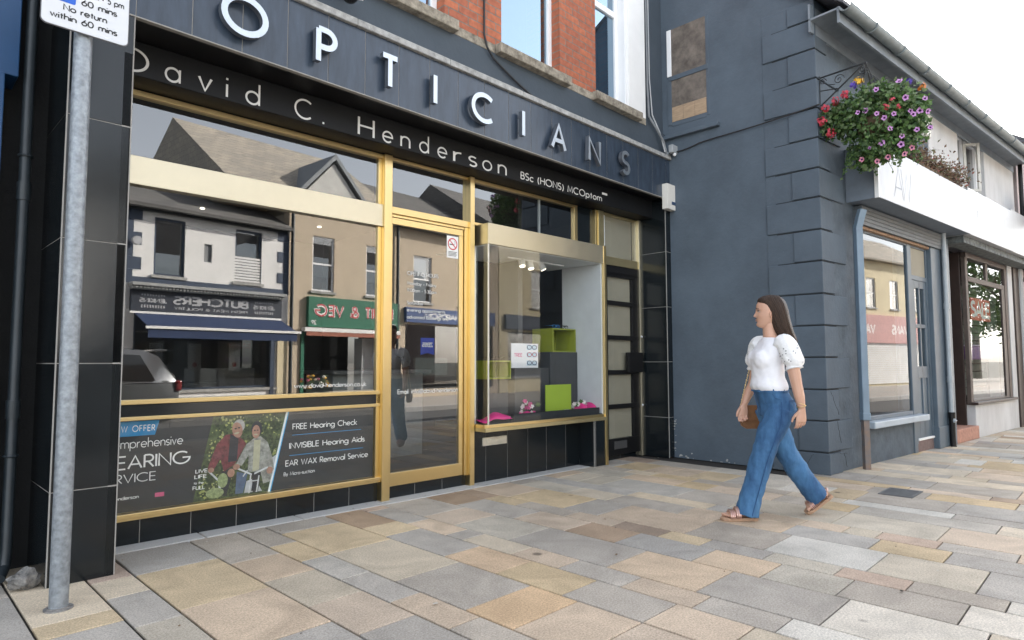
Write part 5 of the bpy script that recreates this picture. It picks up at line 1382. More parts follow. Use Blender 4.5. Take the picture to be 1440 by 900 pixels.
for k in range(150):
    sd_ = rh.choice([-1, 1]); t0 = rh.uniform(-.2, 1.0)
    x0 = .07 - .12 * t0; pts = []
    zt = rh.uniform(1.283, 1.36); e = rh.uniform(.82, 1.04)
    for (z, f_, b_, w) in HRr[1:]:
        if z < zt: break
        xc = (f_ + b_) / 2; a = (f_ - b_) / 2; ang = sd_ * (.25 + t0 * 2.2)
        pts.append(hd(xc + a * 1.02 * math.cos(ang), w * 1.02 * math.sin(ang), z))
    if len(pts) > 4: hr.tube(pts, [.002] + [rh.uniform(.0022, .0042)] * (len(pts) - 3) + [.0025, .0006], 5, 0, True, .5)
for k in range(26):                    # loose ends
    x0, y0 = rh.uniform(-.135, -.05), rh.choice([-1, 1]) * rh.uniform(.01, .06); z0 = rh.uniform(1.36, 1.43)
    hr.tube([hd(x0, y0, z0), hd(x0 - rh.uniform(.01, .03), y0 * 1.05, z0 - .06), hd(x0 - rh.uniform(.03, .055), y0 * rh.uniform(.8, 1.1), z0 - rh.uniform(.10, .14))], [.0016, .0013, .0004], 4)
hr.build('hair', m_hair, woman, smooth=True)
# blouse
m_blouse = pm('white_cotton', (.80, .80, .83), .85, var=.03, scale=9, bump=.35, bscale=20)
m_lace = pm('white_broderie', (.80, .80, .80), .85, var=.05, scale=60, bump=.45, bscale=70)
mb = MB()
nz = lambda c: .0
mb.loft([ering(bl, z, xc + a, xc - a, b, 40) for z, xc, a, b in ((.925, .006, .104, .140), (.938, .008, .124, .158), (.965, .014, .131, .164), (1.03, .017, .112, .142), (1.10, .02, .112, .140), (1.17, .024, .118, .146), (1.23, .010, .104, .152), (1.275, -.004, .086, .150), (1.305, -.010, .070, .122), (1.322, -.010, .060, .094), (1.330, -.010, .055, .074))])
for s in (-1, 1): mb.ell(bl(.068, s * .062, 1.160), .078, .078, .085, 16, 12)
bls = mb.build('blouse', m_blouse, woman, smooth=True)
r1 = bls.modifiers.new('remesh', 'REMESH'); r1.mode = 'VOXEL'; r1.voxel_size = .006; r1.use_smooth_shade = True
s1 = bls.modifiers.new('smooth', 'SMOOTH'); s1.factor = .6; s1.iterations = 14
tx = bpy.data.textures.new('cloth_folds', 'CLOUDS'); tx.noise_scale = .09; tx.noise_depth = 2
dp_ = bls.modifiers.new('folds', 'DISPLACE'); dp_.texture = tx; dp_.strength = .014; dp_.mid_level = .5; dp_.texture_coords = 'LOCAL'
for sgn, sh, mid, hem in ((1, (-.038, .122, 1.285), (-.068, .192, 1.205), (-.082, .206, 1.115)), (-1, (.004, -.122, 1.285), (.016, -.190, 1.205), (.028, -.205, 1.115))):
    P, Q = smoothpath([sh, ((sh[0] + mid[0]) / 2, (sh[1] + mid[1]) / 2 + sgn * .012, 1.268), mid, (hem[0], hem[1], 1.15), hem, (hem[0] - .002, hem[1] + sgn * .004, 1.096)], [.072, .072, .075, .072, .051, .064], 4)
    mb = MB(); rings = []
    for i, (p, r_) in enumerate(zip(P, Q)):
        t = (P[min(i + 1, len(P) - 1)] - P[max(i - 1, 0)]).normalized(); x_ = Vector((1, 0, 0)); x_ = (x_ - t * x_.dot(t)).normalized(); y_ = t.cross(x_)
        rings.append([bl(*(p + x_ * (r_ * (1 + .05 * math.sin(k * 2 * PI / 4 + i * .5) + .035 * math.sin(7 * k * 2 * PI / 36 + i)) * math.cos(2 * PI * k / 36)) + y_ * (r_ * .92 * (1 + .05 * math.sin(k * 2 * PI / 5 + i * .4) + .03 * math.sin(9 * k * 2 * PI / 36)) * math.sin(2 * PI * k / 36)))) for k in range(36)])
    mb.loft(rings, 0, True)
    # eyelet holes: flat grey discs paint the shade inside them
    rl = random.Random(9)
    sl = mb.build('sleeve', m_lace, woman, smooth=True)
    mb = MB()
    for q in range(40):
        i = rl.randint(6, len(rings) - 7); k = rl.randint(0, 35); c = rings[i][k]; nn = (c - bl(*P[i])).normalized(); e1 = nn.cross(Vector((0, 0, 1))).normalized(); e2 = nn.cross(e1)
        mb.quad([c + nn * .002 + e1 * (.0055 * math.cos(a)) + e2 * (.0055 * math.sin(a)) for a in [2 * PI * h_ / 7 for h_ in range(7)]])
    mb.build('eyelets', pm('eyelet_hole_shade', (.30, .30, .31), .9), sl)
# jeans
m_denim = pm('blue_denim', (.013, .058, .16), .85, var=.2, scale=4.5, bump=.8, bscale=14, col2=(.080, .215, .40), stretch=(1.3, 1.3, .45), detail=9)
m_denim_d = pm('denim_seam', (.02, .07, .18), .85)
mb = MB()
mb.loft([ering(bl, z, xc + a, xc - a, b, 32) for z, xc, a, b in ((.965, .006, .108, .140), (.94, .004, .113, .146), (.89, -.016, .117, .157), (.84, -.038, .128, .168), (.79, -.042, .128, .172), (.745, -.028, .114, .165))])
def leg(pts, rad):
    P, Q = smoothpath(pts, rad, 6); rings = []
    for i, (p, r_) in enumerate(zip(P, Q)):
        t = (P[min(i + 1, len(P) - 1)] - P[max(i - 1, 0)]).normalized(); y_ = Vector((0, 1, 0)); x_ = y_.cross(t).normalized()
        rings.append([bl(*((lambda q: (q.x * (1 - .1 * min(1, max(0, (.80 - q.z) / .1))), q.y, q.z))(p + x_ * (r_ * math.cos(2 * PI * k / 24)) + y_ * (r_ * .98 * math.sin(2 * PI * k / 24))))) for k in range(24)])
    mb.loft(rings, 0, True)
leg([(-.034, .088, .80), (.010, .088, .70), (.060, .085, .62), (.122, .080, .46), (.19, .075, .26), (.245, .072, .10), (.258, .072, .038)], [.098, .101, .096, .086, .084, .087, .090])
leg([(-.015, -.085, .80), (-.045, -.082, .71), (-.085, -.078, .62), (-.150, -.072, .47), (-.265, -.07, .30), (-.375, -.07, .165), (-.408, -.07, .125)], [.104, .103, .097, .087, .084, .085, .086])
jn = mb.build('jeans', m_denim, woman, smooth=True)
r2 = jn.modifiers.new('remesh', 'REMESH'); r2.mode = 'VOXEL'; r2.voxel_size = .0065; r2.use_smooth_shade = True
s2 = jn.modifiers.new('smooth', 'SMOOTH'); s2.factor = .6; s2.iterations = 6
tx2 = bpy.data.textures.new('denim_folds', 'CLOUDS'); tx2.noise_scale = .07; tx2.noise_depth = 2
d2_ = jn.modifiers.new('folds', 'DISPLACE'); d2_.texture = tx2; d2_.strength = .016; d2_.mid_level = .5
mb = MB()
ringw = lambda z, xc, a, b: [bl(xc + a * math.cos(2 * PI * k / 40), b * math.sin(2 * PI * k / 40), z) for k in range(41)]
mb.loft([[p for p in ringw(z, .006, a, b)[:-1]] for z, a, b in ((.925, .119, .153), (.9255, .1215, .1555), (.963, .1165, .1490), (.9635, .112, .1455))], 0, False)
for ang in (.45, 1.25, 1.9, 2.7, -.45, -1.3, -2.2):
    c, s = math.cos(ang), math.sin(ang); mb.tube([bl(.006 + .1215 * c, .1555 * s, .925), bl(.006 + .119 * c, .152 * s, .966)], .006, 5)
mb.build('waistband', m_denim, jn)
mb = MB()
mb.tube([bl(*p) for p in ((.055, .150, .915), (.042, .168, .885), (.0, .178, .872))], .0025, 5); mb.tube([bl(*p) for p in ((-.06, .165, .865), (-.115, .125, .868))], .0025, 5); mb.tube([bl(*p) for p in ((-.115, .125, .868), (-.112, .130, .765))], .0025, 5); mb.tube([bl(*p) for p in ((-.06, .165, .865), (-.058, .168, .77), (-.085, .152, .745), (-.112, .130, .765))], .0025, 5)
mb.build('pocket_stitching', m_denim_d, jn)
mb = MB(); mb.tube([bl(*p) for p in ((.128, .0, .925), (.112, -.004, .86), (.098, -.006, .80))], .0028, 5); mb.build('fly_seam', m_denim_d, jn)
mb = MB()
P, Q = smoothpath([(.0, .175, .86), (.015, .192, .72), (.052, .186, .62), (.118, .172, .46), (.185, .163, .26), (.240, .161, .10), (.255, .163, .05)], [.0028] * 7, 5)
mb.tube([bl(p[0] * .9, p[1], p[2]) for p in P], Q, 5); mb.build('side_seam', m_denim_d, jn)
# sandals
m_rose = pm('rose_gold_leather', (.62, .40, .34), .3, .75, var=.1, scale=20)
m_sole = pm('tan_cork_sole', (.40, .25, .16), .8, var=.2, scale=50)
for (h, t, u) in ((FH, FT, Vector((0, 0, 1))), (RH, RT, upr)):
    d = (t - h); L_ = d.length; d.normalize(); s = fy
    mb = MB()
    out = [(-.05, .02), (-.02, .034), (.1, .040), (.4, .042), (.7, .050), (.92, .047), (1.03, .03), (1.07, .01)]
    top = [h + d * (q * L_) + s * a for q, a in out] + [h + d * (q * L_) - s * a for q, a in out[::-1]]
    mb.loft([[p - u * .021 for p in top], [p - u * .0 + u * .002 for p in top]], 0, True)
    sdl = mb.build('sandal', m_sole, woman, bevel=.004)
    mb = MB()
    for q, wd, rise, rad in ((.58, .048, .072, .02), (.76, .050, .052, .02), (.16, .040, .088, .009)):
        for off in ([-.012, 0, .012] if rad > .01 else [0]):
            mb.tube([h + d * (q * L_ + off) + s * (wd * math.cos(a)) + u * (.0 + rise * math.sin(a)) for a in [PI * k / 10 for k in range(11)]], .009 if rad > .01 else .0075, 6, 0, True, .5)
    mb.tube([h + d * (.03 * L_) + s * .036 + u * .045, h - d * .012 + u * .055, h + d * (.03 * L_) - s * .036 + u * .045], .008, 6, 0, True, .5)
    mb.build('strap', m_rose, sdl, smooth=True)
# bracelets
mb = MB()
for z, tl in ((.845, .01), (.83, -.006)): mb.tube([bl(-.117 + .031 * math.cos(a), .227 + .029 * math.sin(a), z + tl * math.cos(a)) for a in [2 * PI * k / 16 for k in range(17)]], .0028, 5)
mb.build('bracelet', m_gold, woman)
# handbag hanging on her far side
BG = bl(.035, -.262, .62)
bag = thing('handbag', 'tan brown leather handbag on a chain carried at the woman\'s far hip', 'handbag', BG)
m_leath = pm('tan_leather', (.20, .095, .042), .45, var=.15, scale=14, bump=.2)
mb = MB(); rings = []
for v, k in ((-.024, .93), (-.02, 1), (.02, 1), (.024, .93)):
    rings.append([bl(.04 + px * k, -.262 + v, .715 + pz * k) for px, pz in [(.092, .09), (-.092, .09), (-.098, -.02), (-.085, -.07), (-.05, -.092), (.05, -.092), (.085, -.07), (.098, -.02)]])
mb.loft(rings); mb.build('body', m_leath, bag, bevel=.006)
mb = MB(); rings = []
for v in (.024, .030): rings.append([bl(.04 + px, -.262 + v, .715 + pz) for px, pz in [(.094, .093), (-.094, .093), (-.09, .0), (-.04, -.03), (.04, -.03), (.09, .0)]])
mb.loft(rings); mb.build('flap', m_leath, bag, bevel=.004)
mb = MB()
for e in (-.085, .09):
    a = bl(.04 + e, -.262, .80); b = bl(.02, -.205, 1.30); P = sag(a, b, 26, .0)
    for i in range(26):
        c = P[i].lerp(P[i + 1], .5); mb.ell(c, .006, .003 if i % 2 else .006, .011, 6, 5)
mb.build('chain', m_gold, bag, smooth=True)

# ------------------------------------------------------------------ plants
def leaf(mb, c, dirn, nrm, L_, w_, mi):
    d = Vector(dirn).normalized(); n_ = Vector(nrm); s = d.cross(n_)
    if s.length < 1e-4: s = d.cross(Vector((1, 0, 0)))
    s.normalize(); n_ = s.cross(d)
    mb.add([c, c + d * L_ * .45 + s * w_ - n_ * .1 * L_, c + d * L_ - n_ * .28 * L_, c + d * L_ * .45 - s * w_ - n_ * .1 * L_], [(0, 1, 2), (0, 2, 3)], mi)
def leafmat(name, col, col2, trans=.35):
    m = pm(name, col, .55, var=.2, scale=14, col2=col2)
    b = m.node_tree.nodes['Principled BSDF']
    nt = m.node_tree; t = nt.nodes.new('ShaderNodeBsdfTranslucent'); mx = nt.nodes.new('ShaderNodeMixShader'); mx.inputs[0].default_value = trans
    out = nt.nodes['Material Output']; src = b.inputs['Base Color'].links[0].from_socket
    nt.links.new(src, t.inputs[0]); nt.links.new(b.outputs[0], mx.inputs[1]); nt.links.new(t.outputs[0], mx.inputs[2]); nt.links.new(mx.outputs[0], out.inputs[0])
    return m
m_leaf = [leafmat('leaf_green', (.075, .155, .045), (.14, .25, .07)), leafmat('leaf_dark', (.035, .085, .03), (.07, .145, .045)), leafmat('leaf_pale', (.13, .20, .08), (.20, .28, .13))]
rl = random.Random(21)
def rdir(r=rl):
    while True:
        v = Vector((r.uniform(-1, 1), r.uniform(-1, 1), r.uniform(-1, 1)))
        if .05 < v.length < 1: return v.normalized()
BC = B.w(.27, .47, 3.60)
hb = thing('hanging_basket', 'overflowing hanging basket of purple petunias and red geraniums on the iron bracket', 'hanging basket', B.w(.27, .47, 3.2))
cu, cn, cz = B.u, B.n, Vector((0, 0, 1))
camdir = (Vector((0, CAM_Y, CAM_Z)) - BC); camdir.z = 0; camdir.normalize(); cside = Vector((-camdir.y, camdir.x, 0))   # towards the picture's right as seen from the street
cside = -cside if cside.dot(B.u) < 0 else cside
mb = MB(); mb.ell(BC + Vector((0, 0, -.06)), .17, .17, .14, 16, 8); mb.build('bowl', pm('coir_liner', (.10, .07, .04), .95, bump=.8, bscale=60), hb, smooth=True)
lobes = [(Vector((0, 0, .04)), .36, .34, 520), (cside * .20 + cz * .06, .26, .28, 330), (cside * -.20 + cz * .08, .24, .22, 240), (cside * -.42 + cz * .06, .15, .17, 130), (cside * .06 + cz * -.24, .27, .20, 330), (cside * .26 + cz * -.16, .19, .22, 200), (cside * -.08 + cz * -.36, .16, .12, 130), (cz * .24 + cside * .05, .24, .12, 180), (cside * .36 + cz * .0, .12, .22, 110)]
surf = []
mb = MB()
for c, rx, rz, k in lobes:
    for i in range(int(k * 3.2)):
        v = rdir(); q = rl.uniform(.55, 1.06) if rl.random() < .75 else rl.uniform(.2, .6)
        p = BC + c + Vector((v.x * rx * q, v.y * rx * q, v.z * rz * q))
        d = (v + rdir() * .9 + Vector((0, 0, -.35))).normalized()
        s = rl.uniform(.028, .058)
        top = v.z * rz + c.z
        mi = rl.choices([0, 1, 2], [.5, .3, .2 + max(0, top) * 1.2])[0]  # more pale leaves higher up paint the sunlit top into the foliage
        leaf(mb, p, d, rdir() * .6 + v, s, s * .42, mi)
        if q > .9: surf.append((p, v))
# trailing stems under the ball
for i in range(34):
    a = rl.uniform(0, 2 * PI); r_ = rl.uniform(.1, .32); p = BC + Vector((r_ * math.cos(a), r_ * math.sin(a), -.22)); q = p.copy(); pts = [q.copy()]
    for j in range(rl.randint(3, 6)):
        q = q + Vector((rl.uniform(-.015, .015) + .012 * math.cos(a), rl.uniform(-.015, .015) + .012 * math.sin(a), -.045)); pts.append(q.copy())
        for h_ in range(3): leaf(mb, q, rdir() + Vector((0, 0, -.4)), rdir(), rl.uniform(.02, .036), .011, rl.choice([0, 0, 1, 2]))
    mb.tube(pts, .0025, 4, 1)
mb.build('foliage', m_leaf, hb)
m_pet = pm('petunia_mauve', (.48, .20, .52), .6, var=.15, scale=30, col2=(.62, .36, .64)); m_eye = pm('petunia_throat', (.10, .015, .13), .6)
m_pink = pm('petunia_pink', (.62, .26, .36), .6, var=.15); m_ger = pm('geranium_red', (.44, .035, .06), .55, var=.2, scale=40); m_orange = pm('pansy_orange', (.55, .17, .03), .55); m_yel = pm('pansy_yellow', (.80, .48, .04), .55); m_viol = pm('lobelia_violet', (.10, .06, .40), .55)
def petunia(p, nrm, r, mat):
    n_ = nrm.normalized(); e1 = n_.cross(Vector((.3, .1, 1))).normalized(); e2 = n_.cross(e1)
    mb = MB(); N_ = 20
    rim = [p + n_ * .012 + (e1 * math.cos(t) + e2 * math.sin(t)) * r * (1 + .12 * math.cos(5 * t)) + n_ * .006 * math.cos(5 * t) for t in [2 * PI * k / N_ for k in range(N_)]]
    mid = [p + n_ * .008 + (e1 * math.cos(t) + e2 * math.sin(t)) * r * .42 for t in [2 * PI * k / N_ for k in range(N_)]]
    ctr = p - n_ * .012
    b = mid + rim
    mb.add(b, [(k, (k + 1) % N_, N_ + (k + 1) % N_, N_ + k) for k in range(N_)], 0)
    mb.add(mid + [ctr], [(N_, (k + 1) % N_, k) for k in range(N_)], 1)
    mb.build('petunia', [mat, m_eye], hb)
def cluster(name, p, n, spread, r, mat):
    mb = MB()
    for i in range(n):
        v = rdir(); c = p + v * spread * rl.uniform(.4, 1)
        n_ = (v + camdir * .4).normalized(); e1 = n_.cross(Vector((.2, .3, 1))).normalized(); e2 = n_.cross(e1)
        for k in range(5):
            t = 2 * PI * k / 5 + rl.random(); leaf(mb, c, e1 * math.cos(t) + e2 * math.sin(t) + n_ * .4, n_, r, r * .5, 0)
    mb.build(name, mat, hb)
front = [(p, v) for p, v in surf if v.dot(camdir) > .15]
def near(dx, dz):
    """surface point of the foliage nearest to an offset right/up of the basket's middle"""
    t = BC + cside * dx + cz * dz
    best = min(front, key=lambda q: ((q[0] - t) - camdir * (q[0] - t).dot(camdir)).length - .25 * (q[0] - BC).dot(camdir))
    o = (best[0] - t); o -= camdir * o.dot(camdir)
    return best[0] - o * .9 + camdir * .03, (best[1] + camdir * 1.1).normalized()
for dx, dz in ((.02, .20), (.26, .09), (-.14, .0), (-.07, .0), (.01, -.06), (.08, -.10), (.16, -.07), (.30, -.02), (.32, -.06), (.38, -.02), (-.06, -.33), (.05, -.32), (.21, -.34), (.22, -.27), (.35, -.22), (.44, -.04), (.42, .08), (.22, .26), (.46, -.2), (.12, -.2)):
    p, v = near(dx, dz); petunia(p - camdir * .02, v + rdir() * .5, rl.uniform(.022, .031), m_pet)
for dx, dz in ((.24, -.42), (.0, -.46), (.10, -.44), (-.12, -.42), (.30, -.36)):
    p, v = near(dx, dz); petunia(p - camdir * .02, v + rdir() * .3, .026, m_pink)
for dx, dz in ((-.44, .16), (-.48, .03), (-.40, -.10), (-.36, .24), (-.25, .25)):
    p, v = near(dx, dz); cluster('geranium_head', p + camdir * .0, 26, .05, .017, m_ger)
for dx, dz in ((.14, .06), (.10, -.0), (.2, .0)):
    p, v = near(dx, dz); cluster('geranium_head', p - camdir * .03, 7, .03, .014, m_ger)
p, v = near(-.14, .40); cluster('yellow_pansy', BC + cside * -.13 + cz * .40 + camdir * .12, 14, .04, .028, m_yel)
cluster('violet_lobelia', BC + cside * -.18 + cz * .36 + camdir * .14, 12, .035, .02, m_viol)
p, v = near(.40, .22); cluster('orange_pansy', p - camdir * .03, 9, .035, .022, m_orange)
p, v = near(.30, .27); cluster('violet_lobelia', p, 10, .03, .02, m_viol)
mb = MB()
tip = B.w(.06, .485, 4.13)
for a in (0, 2.1, 4.2):
    mb.tube([tip, BC + Vector((.17 * math.cos(a), .17 * math.sin(a), -.0))], .004, 5)
mb.build('hanging_chain', m_cable, hb)
# dried window box on top of the sign
wbx = thing('window_box', 'dried out flower trough lying along the top of the white sign', 'window box', B.w(2.85, .18, 3.5))
mb = MB(); mb.box(B, 2.05, 3.70, .06, .28, 3.505, 3.60); mb.build('trough', pm('brown_trough', (.12, .08, .05), .8), wbx, bevel=.01)
mb = MB(); m_dry = [leafmat('dry_leaf', (.16, .10, .06), (.28, .19, .12), .2), leafmat('dry_dark', (.09, .055, .04), (.14, .09, .06), .2), leafmat('faded_green', (.14, .16, .08), (.22, .22, .12), .2), leafmat('faded_pink', (.40, .14, .12), (.5, .2, .16), .2)]
for i in range(3400):
    s = rl.uniform(2.0, 3.74); p = B.w(s, rl.gauss(.2, .09), 3.60 + abs(rl.gauss(0, .09)) * (1 + .4 * math.sin(s * 9)) - (.10 if rl.random() < .25 else 0))
    leaf(mb, p, rdir() + Vector((0, 0, .2)), rdir(), rl.uniform(.025, .055), rl.uniform(.008, .016), rl.choices([0, 1, 2, 3], [.5, .3, .15, .05])[0])
for i in range(60):
    s = rl.uniform(2.05, 3.7); p = B.w(s, .18, 3.6); mb.tube([p, p + Vector((rl.uniform(-.08, .08), rl.uniform(-.1, .05), rl.uniform(.08, .24)))], .002, 4, 1)
mb.build('dried_flowers', m_dry, wbx)

# ------------------------------------------------------------------ display case contents
m_char = pm('charcoal_plinth', (.045, .047, .05), .7, var=.08)
m_lime = pm('lime_lacquer', (.27, .30, .035), .4, var=.04)
def plinth(s0, s1, d0, d1, z1, label):
    mb = MB(); mb.box(F, s0, s1, d0, d1, .576, z1); o = mb.build('display_plinth', m_char, None, bevel=.004); tag(o, label, 'plinth')
plinth(3.80, 4.33, -.50, -.18, 1.085, 'lower charcoal plinth carrying the eyewear card in the display case')
plinth(4.335, 4.80, -.52, -.16, 1.26, 'taller charcoal plinth under the lime box in the display case')
def limebox(s0, s1, z0, z1, d0, d1, label, t=.014):
    mb = MB()
    mb.box(F, s0, s1, d0, d0 + t, z0, z1); mb.box(F, s0, s0 + t, d0 + t, d1, z0, z1); mb.box(F, s1 - t, s1, d0 + t, d1, z0, z1); mb.box(F, s0 + t, s1 - t, d0 + t, d1, z0, z0 + t); mb.box(F, s0 + t, s1 - t, d0 + t, d1, z1 - t, z1)
    o = mb.build('lime_box', m_lime, None, bevel=.002); tag(o, label, 'display box')
limebox(4.40, 4.80, 1.262, 1.53, -.5, -.18, 'open fronted lime green box on the taller plinth')
limebox(3.40, 3.745, .975, 1.165, -.42, -.18, 'open fronted lime green box at the left of the display case, glasses on its top')
mb = MB(); mb.box(F, 3.43, 3.72, -.40, -.2, .576, .974); tag(mb.build('display_plinth', m_char, None, bevel=.003), 'dark stand under the left lime box in the display case', 'plinth')
mb = MB(); mb.box(F, 4.05, 4.46, .02, .032, .585, .905); pn = mb.build('display_board', pm('lime_board', (.30, .42, .035), .4, var=.03), None, bevel=.002); tag(pn, 'square lime green board standing at the front of the display case', 'display board')
mb = MB(); text(mb, 'TREE', F, 4.34, .605, .028, .0335, .12, width=.08); mb.build('lettering', m_letter, pn)
mb = MB(); mb.box(F, 3.80, 4.21, -.24, -.23, 1.087, 1.35); cd_ = mb.build('eyewear_card', pm('card_white', (.75, .75, .78), .5, var=.02), None); tag(cd_, 'white showcard with rows of spectacles on the lower plinth', 'showcard')
mb = MB(); text(mb, 'TREE', F, 3.84, 1.205, .04, -.2285, .14, width=.12); mb.build('lettering', pm('magenta', (.62, .05, .22), .5), cd_)
mb = MB()
def specs(mb, fr, s, d, z, w=.13, mi=0):
    for e in (-1, 1):
        c = s + e * w * .25
        P_ = [fr.w(c + w * .20 * math.cos(t), d, z + w * .14 * math.sin(t)) for t in [2 * PI * k / 14 for k in range(15)]]
        mb.tube(P_, w * .022, 5, mi)
        mb.tube([fr.w(s + e * w * .46, d, z + .01), fr.w(s + e * w * .48, d - w * .9, z + .012)], w * .02, 5, mi)
    mb.tube([fr.w(s - w * .06, d, z + .012), fr.w(s, d, z + .018), fr.w(s + w * .06, d, z + .012)], w * .022, 5, mi)
for i, (z, mi) in enumerate(((1.31, 0), (1.23, 1), (1.14, 0))):
    mb.rect(F, 4.03, 4.19, z - .03, z + .025, -.2292, 2)
    for e in (-1, 1): mb.tube([F.w(4.11 + e * .04 + .034 * math.cos(t), -.227, z + .022 * math.sin(t)) for t in [2 * PI * k / 12 for k in range(13)]], .004, 5, mi)
mb.build('printed_spectacles', [pm('print_navy', (.04, .05, .12), .5), pm('print_red', (.35, .03, .06), .5), pm('print_sky', (.45, .58, .68), .5)], cd_)
def glasses(s, d, z, mat, label):
    mb = MB(); specs(mb, F, s, d, z); o = mb.build('spectacles', mat, None, smooth=True); tag(o, label, 'spectacles', 'spectacles on show'); return o
m_gbl, m_gbk = pm('blue_acetate', (.03, .16, .40), .25), pm('black_acetate', (.02, .02, .022), .25)
glasses(4.50, -.22, 1.553, m_gbl, 'blue spectacles on top of the lime box on the taller plinth'); glasses(4.67, -.24, 1.553, m_gbk, 'black spectacles beside the blue pair on the lime box')
glasses(3.50, -.22, 1.188, m_gbk, 'black spectacles on the left lime box, nearer the door'); glasses(3.64, -.22, 1.188, m_gbk, 'black spectacles on the left lime box, nearer the showcard')
glasses(4.62, -.26, 1.30, m_gbk, 'black spectacles inside the lime box on the taller plinth') if False else None
for (sc, label) in ((3.78, 'small bunch of pink and white silk flowers left of the lime panel'), (4.60, 'small bunch of pink and white silk flowers right of the lime panel')):
    fl_ = thing('flower_bunch', label, 'flowers', F.w(sc, .0, .58))
    mb = MB()
    for k in range(26):
        c = F.w(sc + rl.gauss(0, .065), rl.gauss(.03, .02), .60 + abs(rl.gauss(.05, .045)))
        mi = rl.choice([0, 0, 1, 1, 2]); v = (camdir + rdir() * .6).normalized()
        e1 = v.cross(Vector((0, 0, 1))).normalized(); e2 = v.cross(e1)
        for q in range(6): leaf(mb, c, e1 * math.cos(q) + e2 * math.sin(q * 1.05) + v * .4, v, .028 if mi < 2 else .03, .012, mi)
    mb.build('blooms', [pm('silk_pink', (.70, .08, .28), .6), pm('silk_white', (.78, .72, .68), .6), m_leaf[0]], fl_)
def drape(s0, s1, z, amp, label):
    mb = MB(); nx_, ny_ = 26, 7; V = []
    for j in range(ny_):
        for i in range(nx_):
            u = i / (nx_ - 1); v = j / (ny_ - 1)
            V.append(F.w(s0 + (s1 - s0) * u, -.12 + .26 * v, .579 + z * (.35 + .65 * math.sin(PI * v) ** .7) * (.55 + .45 * math.sin(u * 9 + 2 * v + s0)) + amp * math.sin(17 * u + 5 * v)))
    mb.add(V, [(j * nx_ + i, j * nx_ + i + 1, (j + 1) * nx_ + i + 1, (j + 1) * nx_ + i) for j in range(ny_ - 1) for i in range(nx_ - 1)])
    o = mb.build('cloth', pm('pink_cloth', (.70, .03, .22), .7, var=.1), None, smooth=True); so = o.modifiers.new('thickness', 'SOLIDIFY'); so.thickness = .004
    tag(o, label, 'cloth')
drape(3.10, 3.75, .075, .008, 'crumpled pink cloth along the left floor of the display case'); drape(4.56, 4.80, .11, .008, 'crumpled pink cloth in the right corner of the display case')
spo = ('left of the three white spotlights in the display case', 'middle of the three white spotlights in the display case', 'right of the three white spotlights, tilted the other way')
for (s, z, tl), lb in zip(((3.93, 2.235, .25), (4.06, 2.22, .15), (4.24, 2.225, -.5)), spo):
    sp_ = thing('spotlight', lb, 'spotlight', F.w(s, -.2, z), 'spotlights in the display case')
    ax = (Vector((0, 0, -1)) + F.n * .35 + F.u * tl * -.7).normalized(); c = F.w(s, -.2, z)
    mb = MB(); mb.tube([c - ax * .055, c - ax * .04, c + ax * .055], [.022, .036, .036], 16); mb.build('can', pm('spot_white', (.75, .76, .76), .4), sp_, auto=40)
    mb = MB(); mb.tube([c + ax * .0555, c + ax * .057], .030, 16); lm = bpy.data.materials.get('lamp_glow')
    if lm is None:
        lm = bpy.data.materials.new('lamp_glow'); lm.use_nodes = True; e_ = lm.node_tree.nodes['Principled BSDF']; e_.inputs['Emission Color'].default_value = (1, .88, .7, 1); e_.inputs['Emission Strength'].default_value = .9
    mb.build('lamp', lm, sp_)
    mb = MB(); mb.tube([c - ax * .03, F.w(s + .01, -.2, 2.262)], .007, 6); mb.build('stem', m_frame, sp_)
mb = MB(); mb.box(F, 3.7, 4.6, -.22, -.18, 2.25, 2.262); tag(mb.build('lighting_track', m_frame, None), 'white lighting track under the display case roof', 'track')
# shop interior furniture, dim behind the glass
rc = thing('reception_desk', 'pale reception desk inside the shop behind the entrance door', 'desk', (4.1, 2.4, .06))
mb = MB(); mb.box(W, 3.5, 4.7, -2.7, -2.1, .06, 1.02); mb.build('front', pm('desk_pale', (.42, .43, .42), .6), rc, bevel=.01)
mb = MB(); mb.box(W, 3.45, 4.75, -2.75, -2.0, 1.02, 1.06); mb.build('top', pm('desk_top', (.2, .2, .2), .4), rc, bevel=.005)
ch = thing('display_cabinet', 'low display cabinet inside the main window', 'cabinet', (1.9, 2.6, .06))
mb = MB(); mb.box(W, 1.3, 2.5, -3.0, -2.6, .06, .95); mb.build('carcass', m_char, ch, bevel=.01)
for k in range(4):
    mb = MB(); mb.ell(F.w(.9 + k * .75, -2.6 - .7 * (k % 2), 2.985), .03, .03, .012, 14, 6); o = mb.build('ceiling_spot', lm); tag(o, 'small warm ceiling spot inside the dim shop', 'ceiling light', 'ceiling spots inside the shop')
bm = MB(); bm.prism(F, [(2.335, 1.60), (2.262, 1.40), (2.190, 1.28), (2.215, 1.205), (2.29, 1.177), (2.318, 1.333), (2.342, 1.53)], -.06, -.03)
tag(bm.build('door_hanger', m_black, None, bevel=.008), 'curved black leaf shaped ornament behind the door glass', 'ornament')

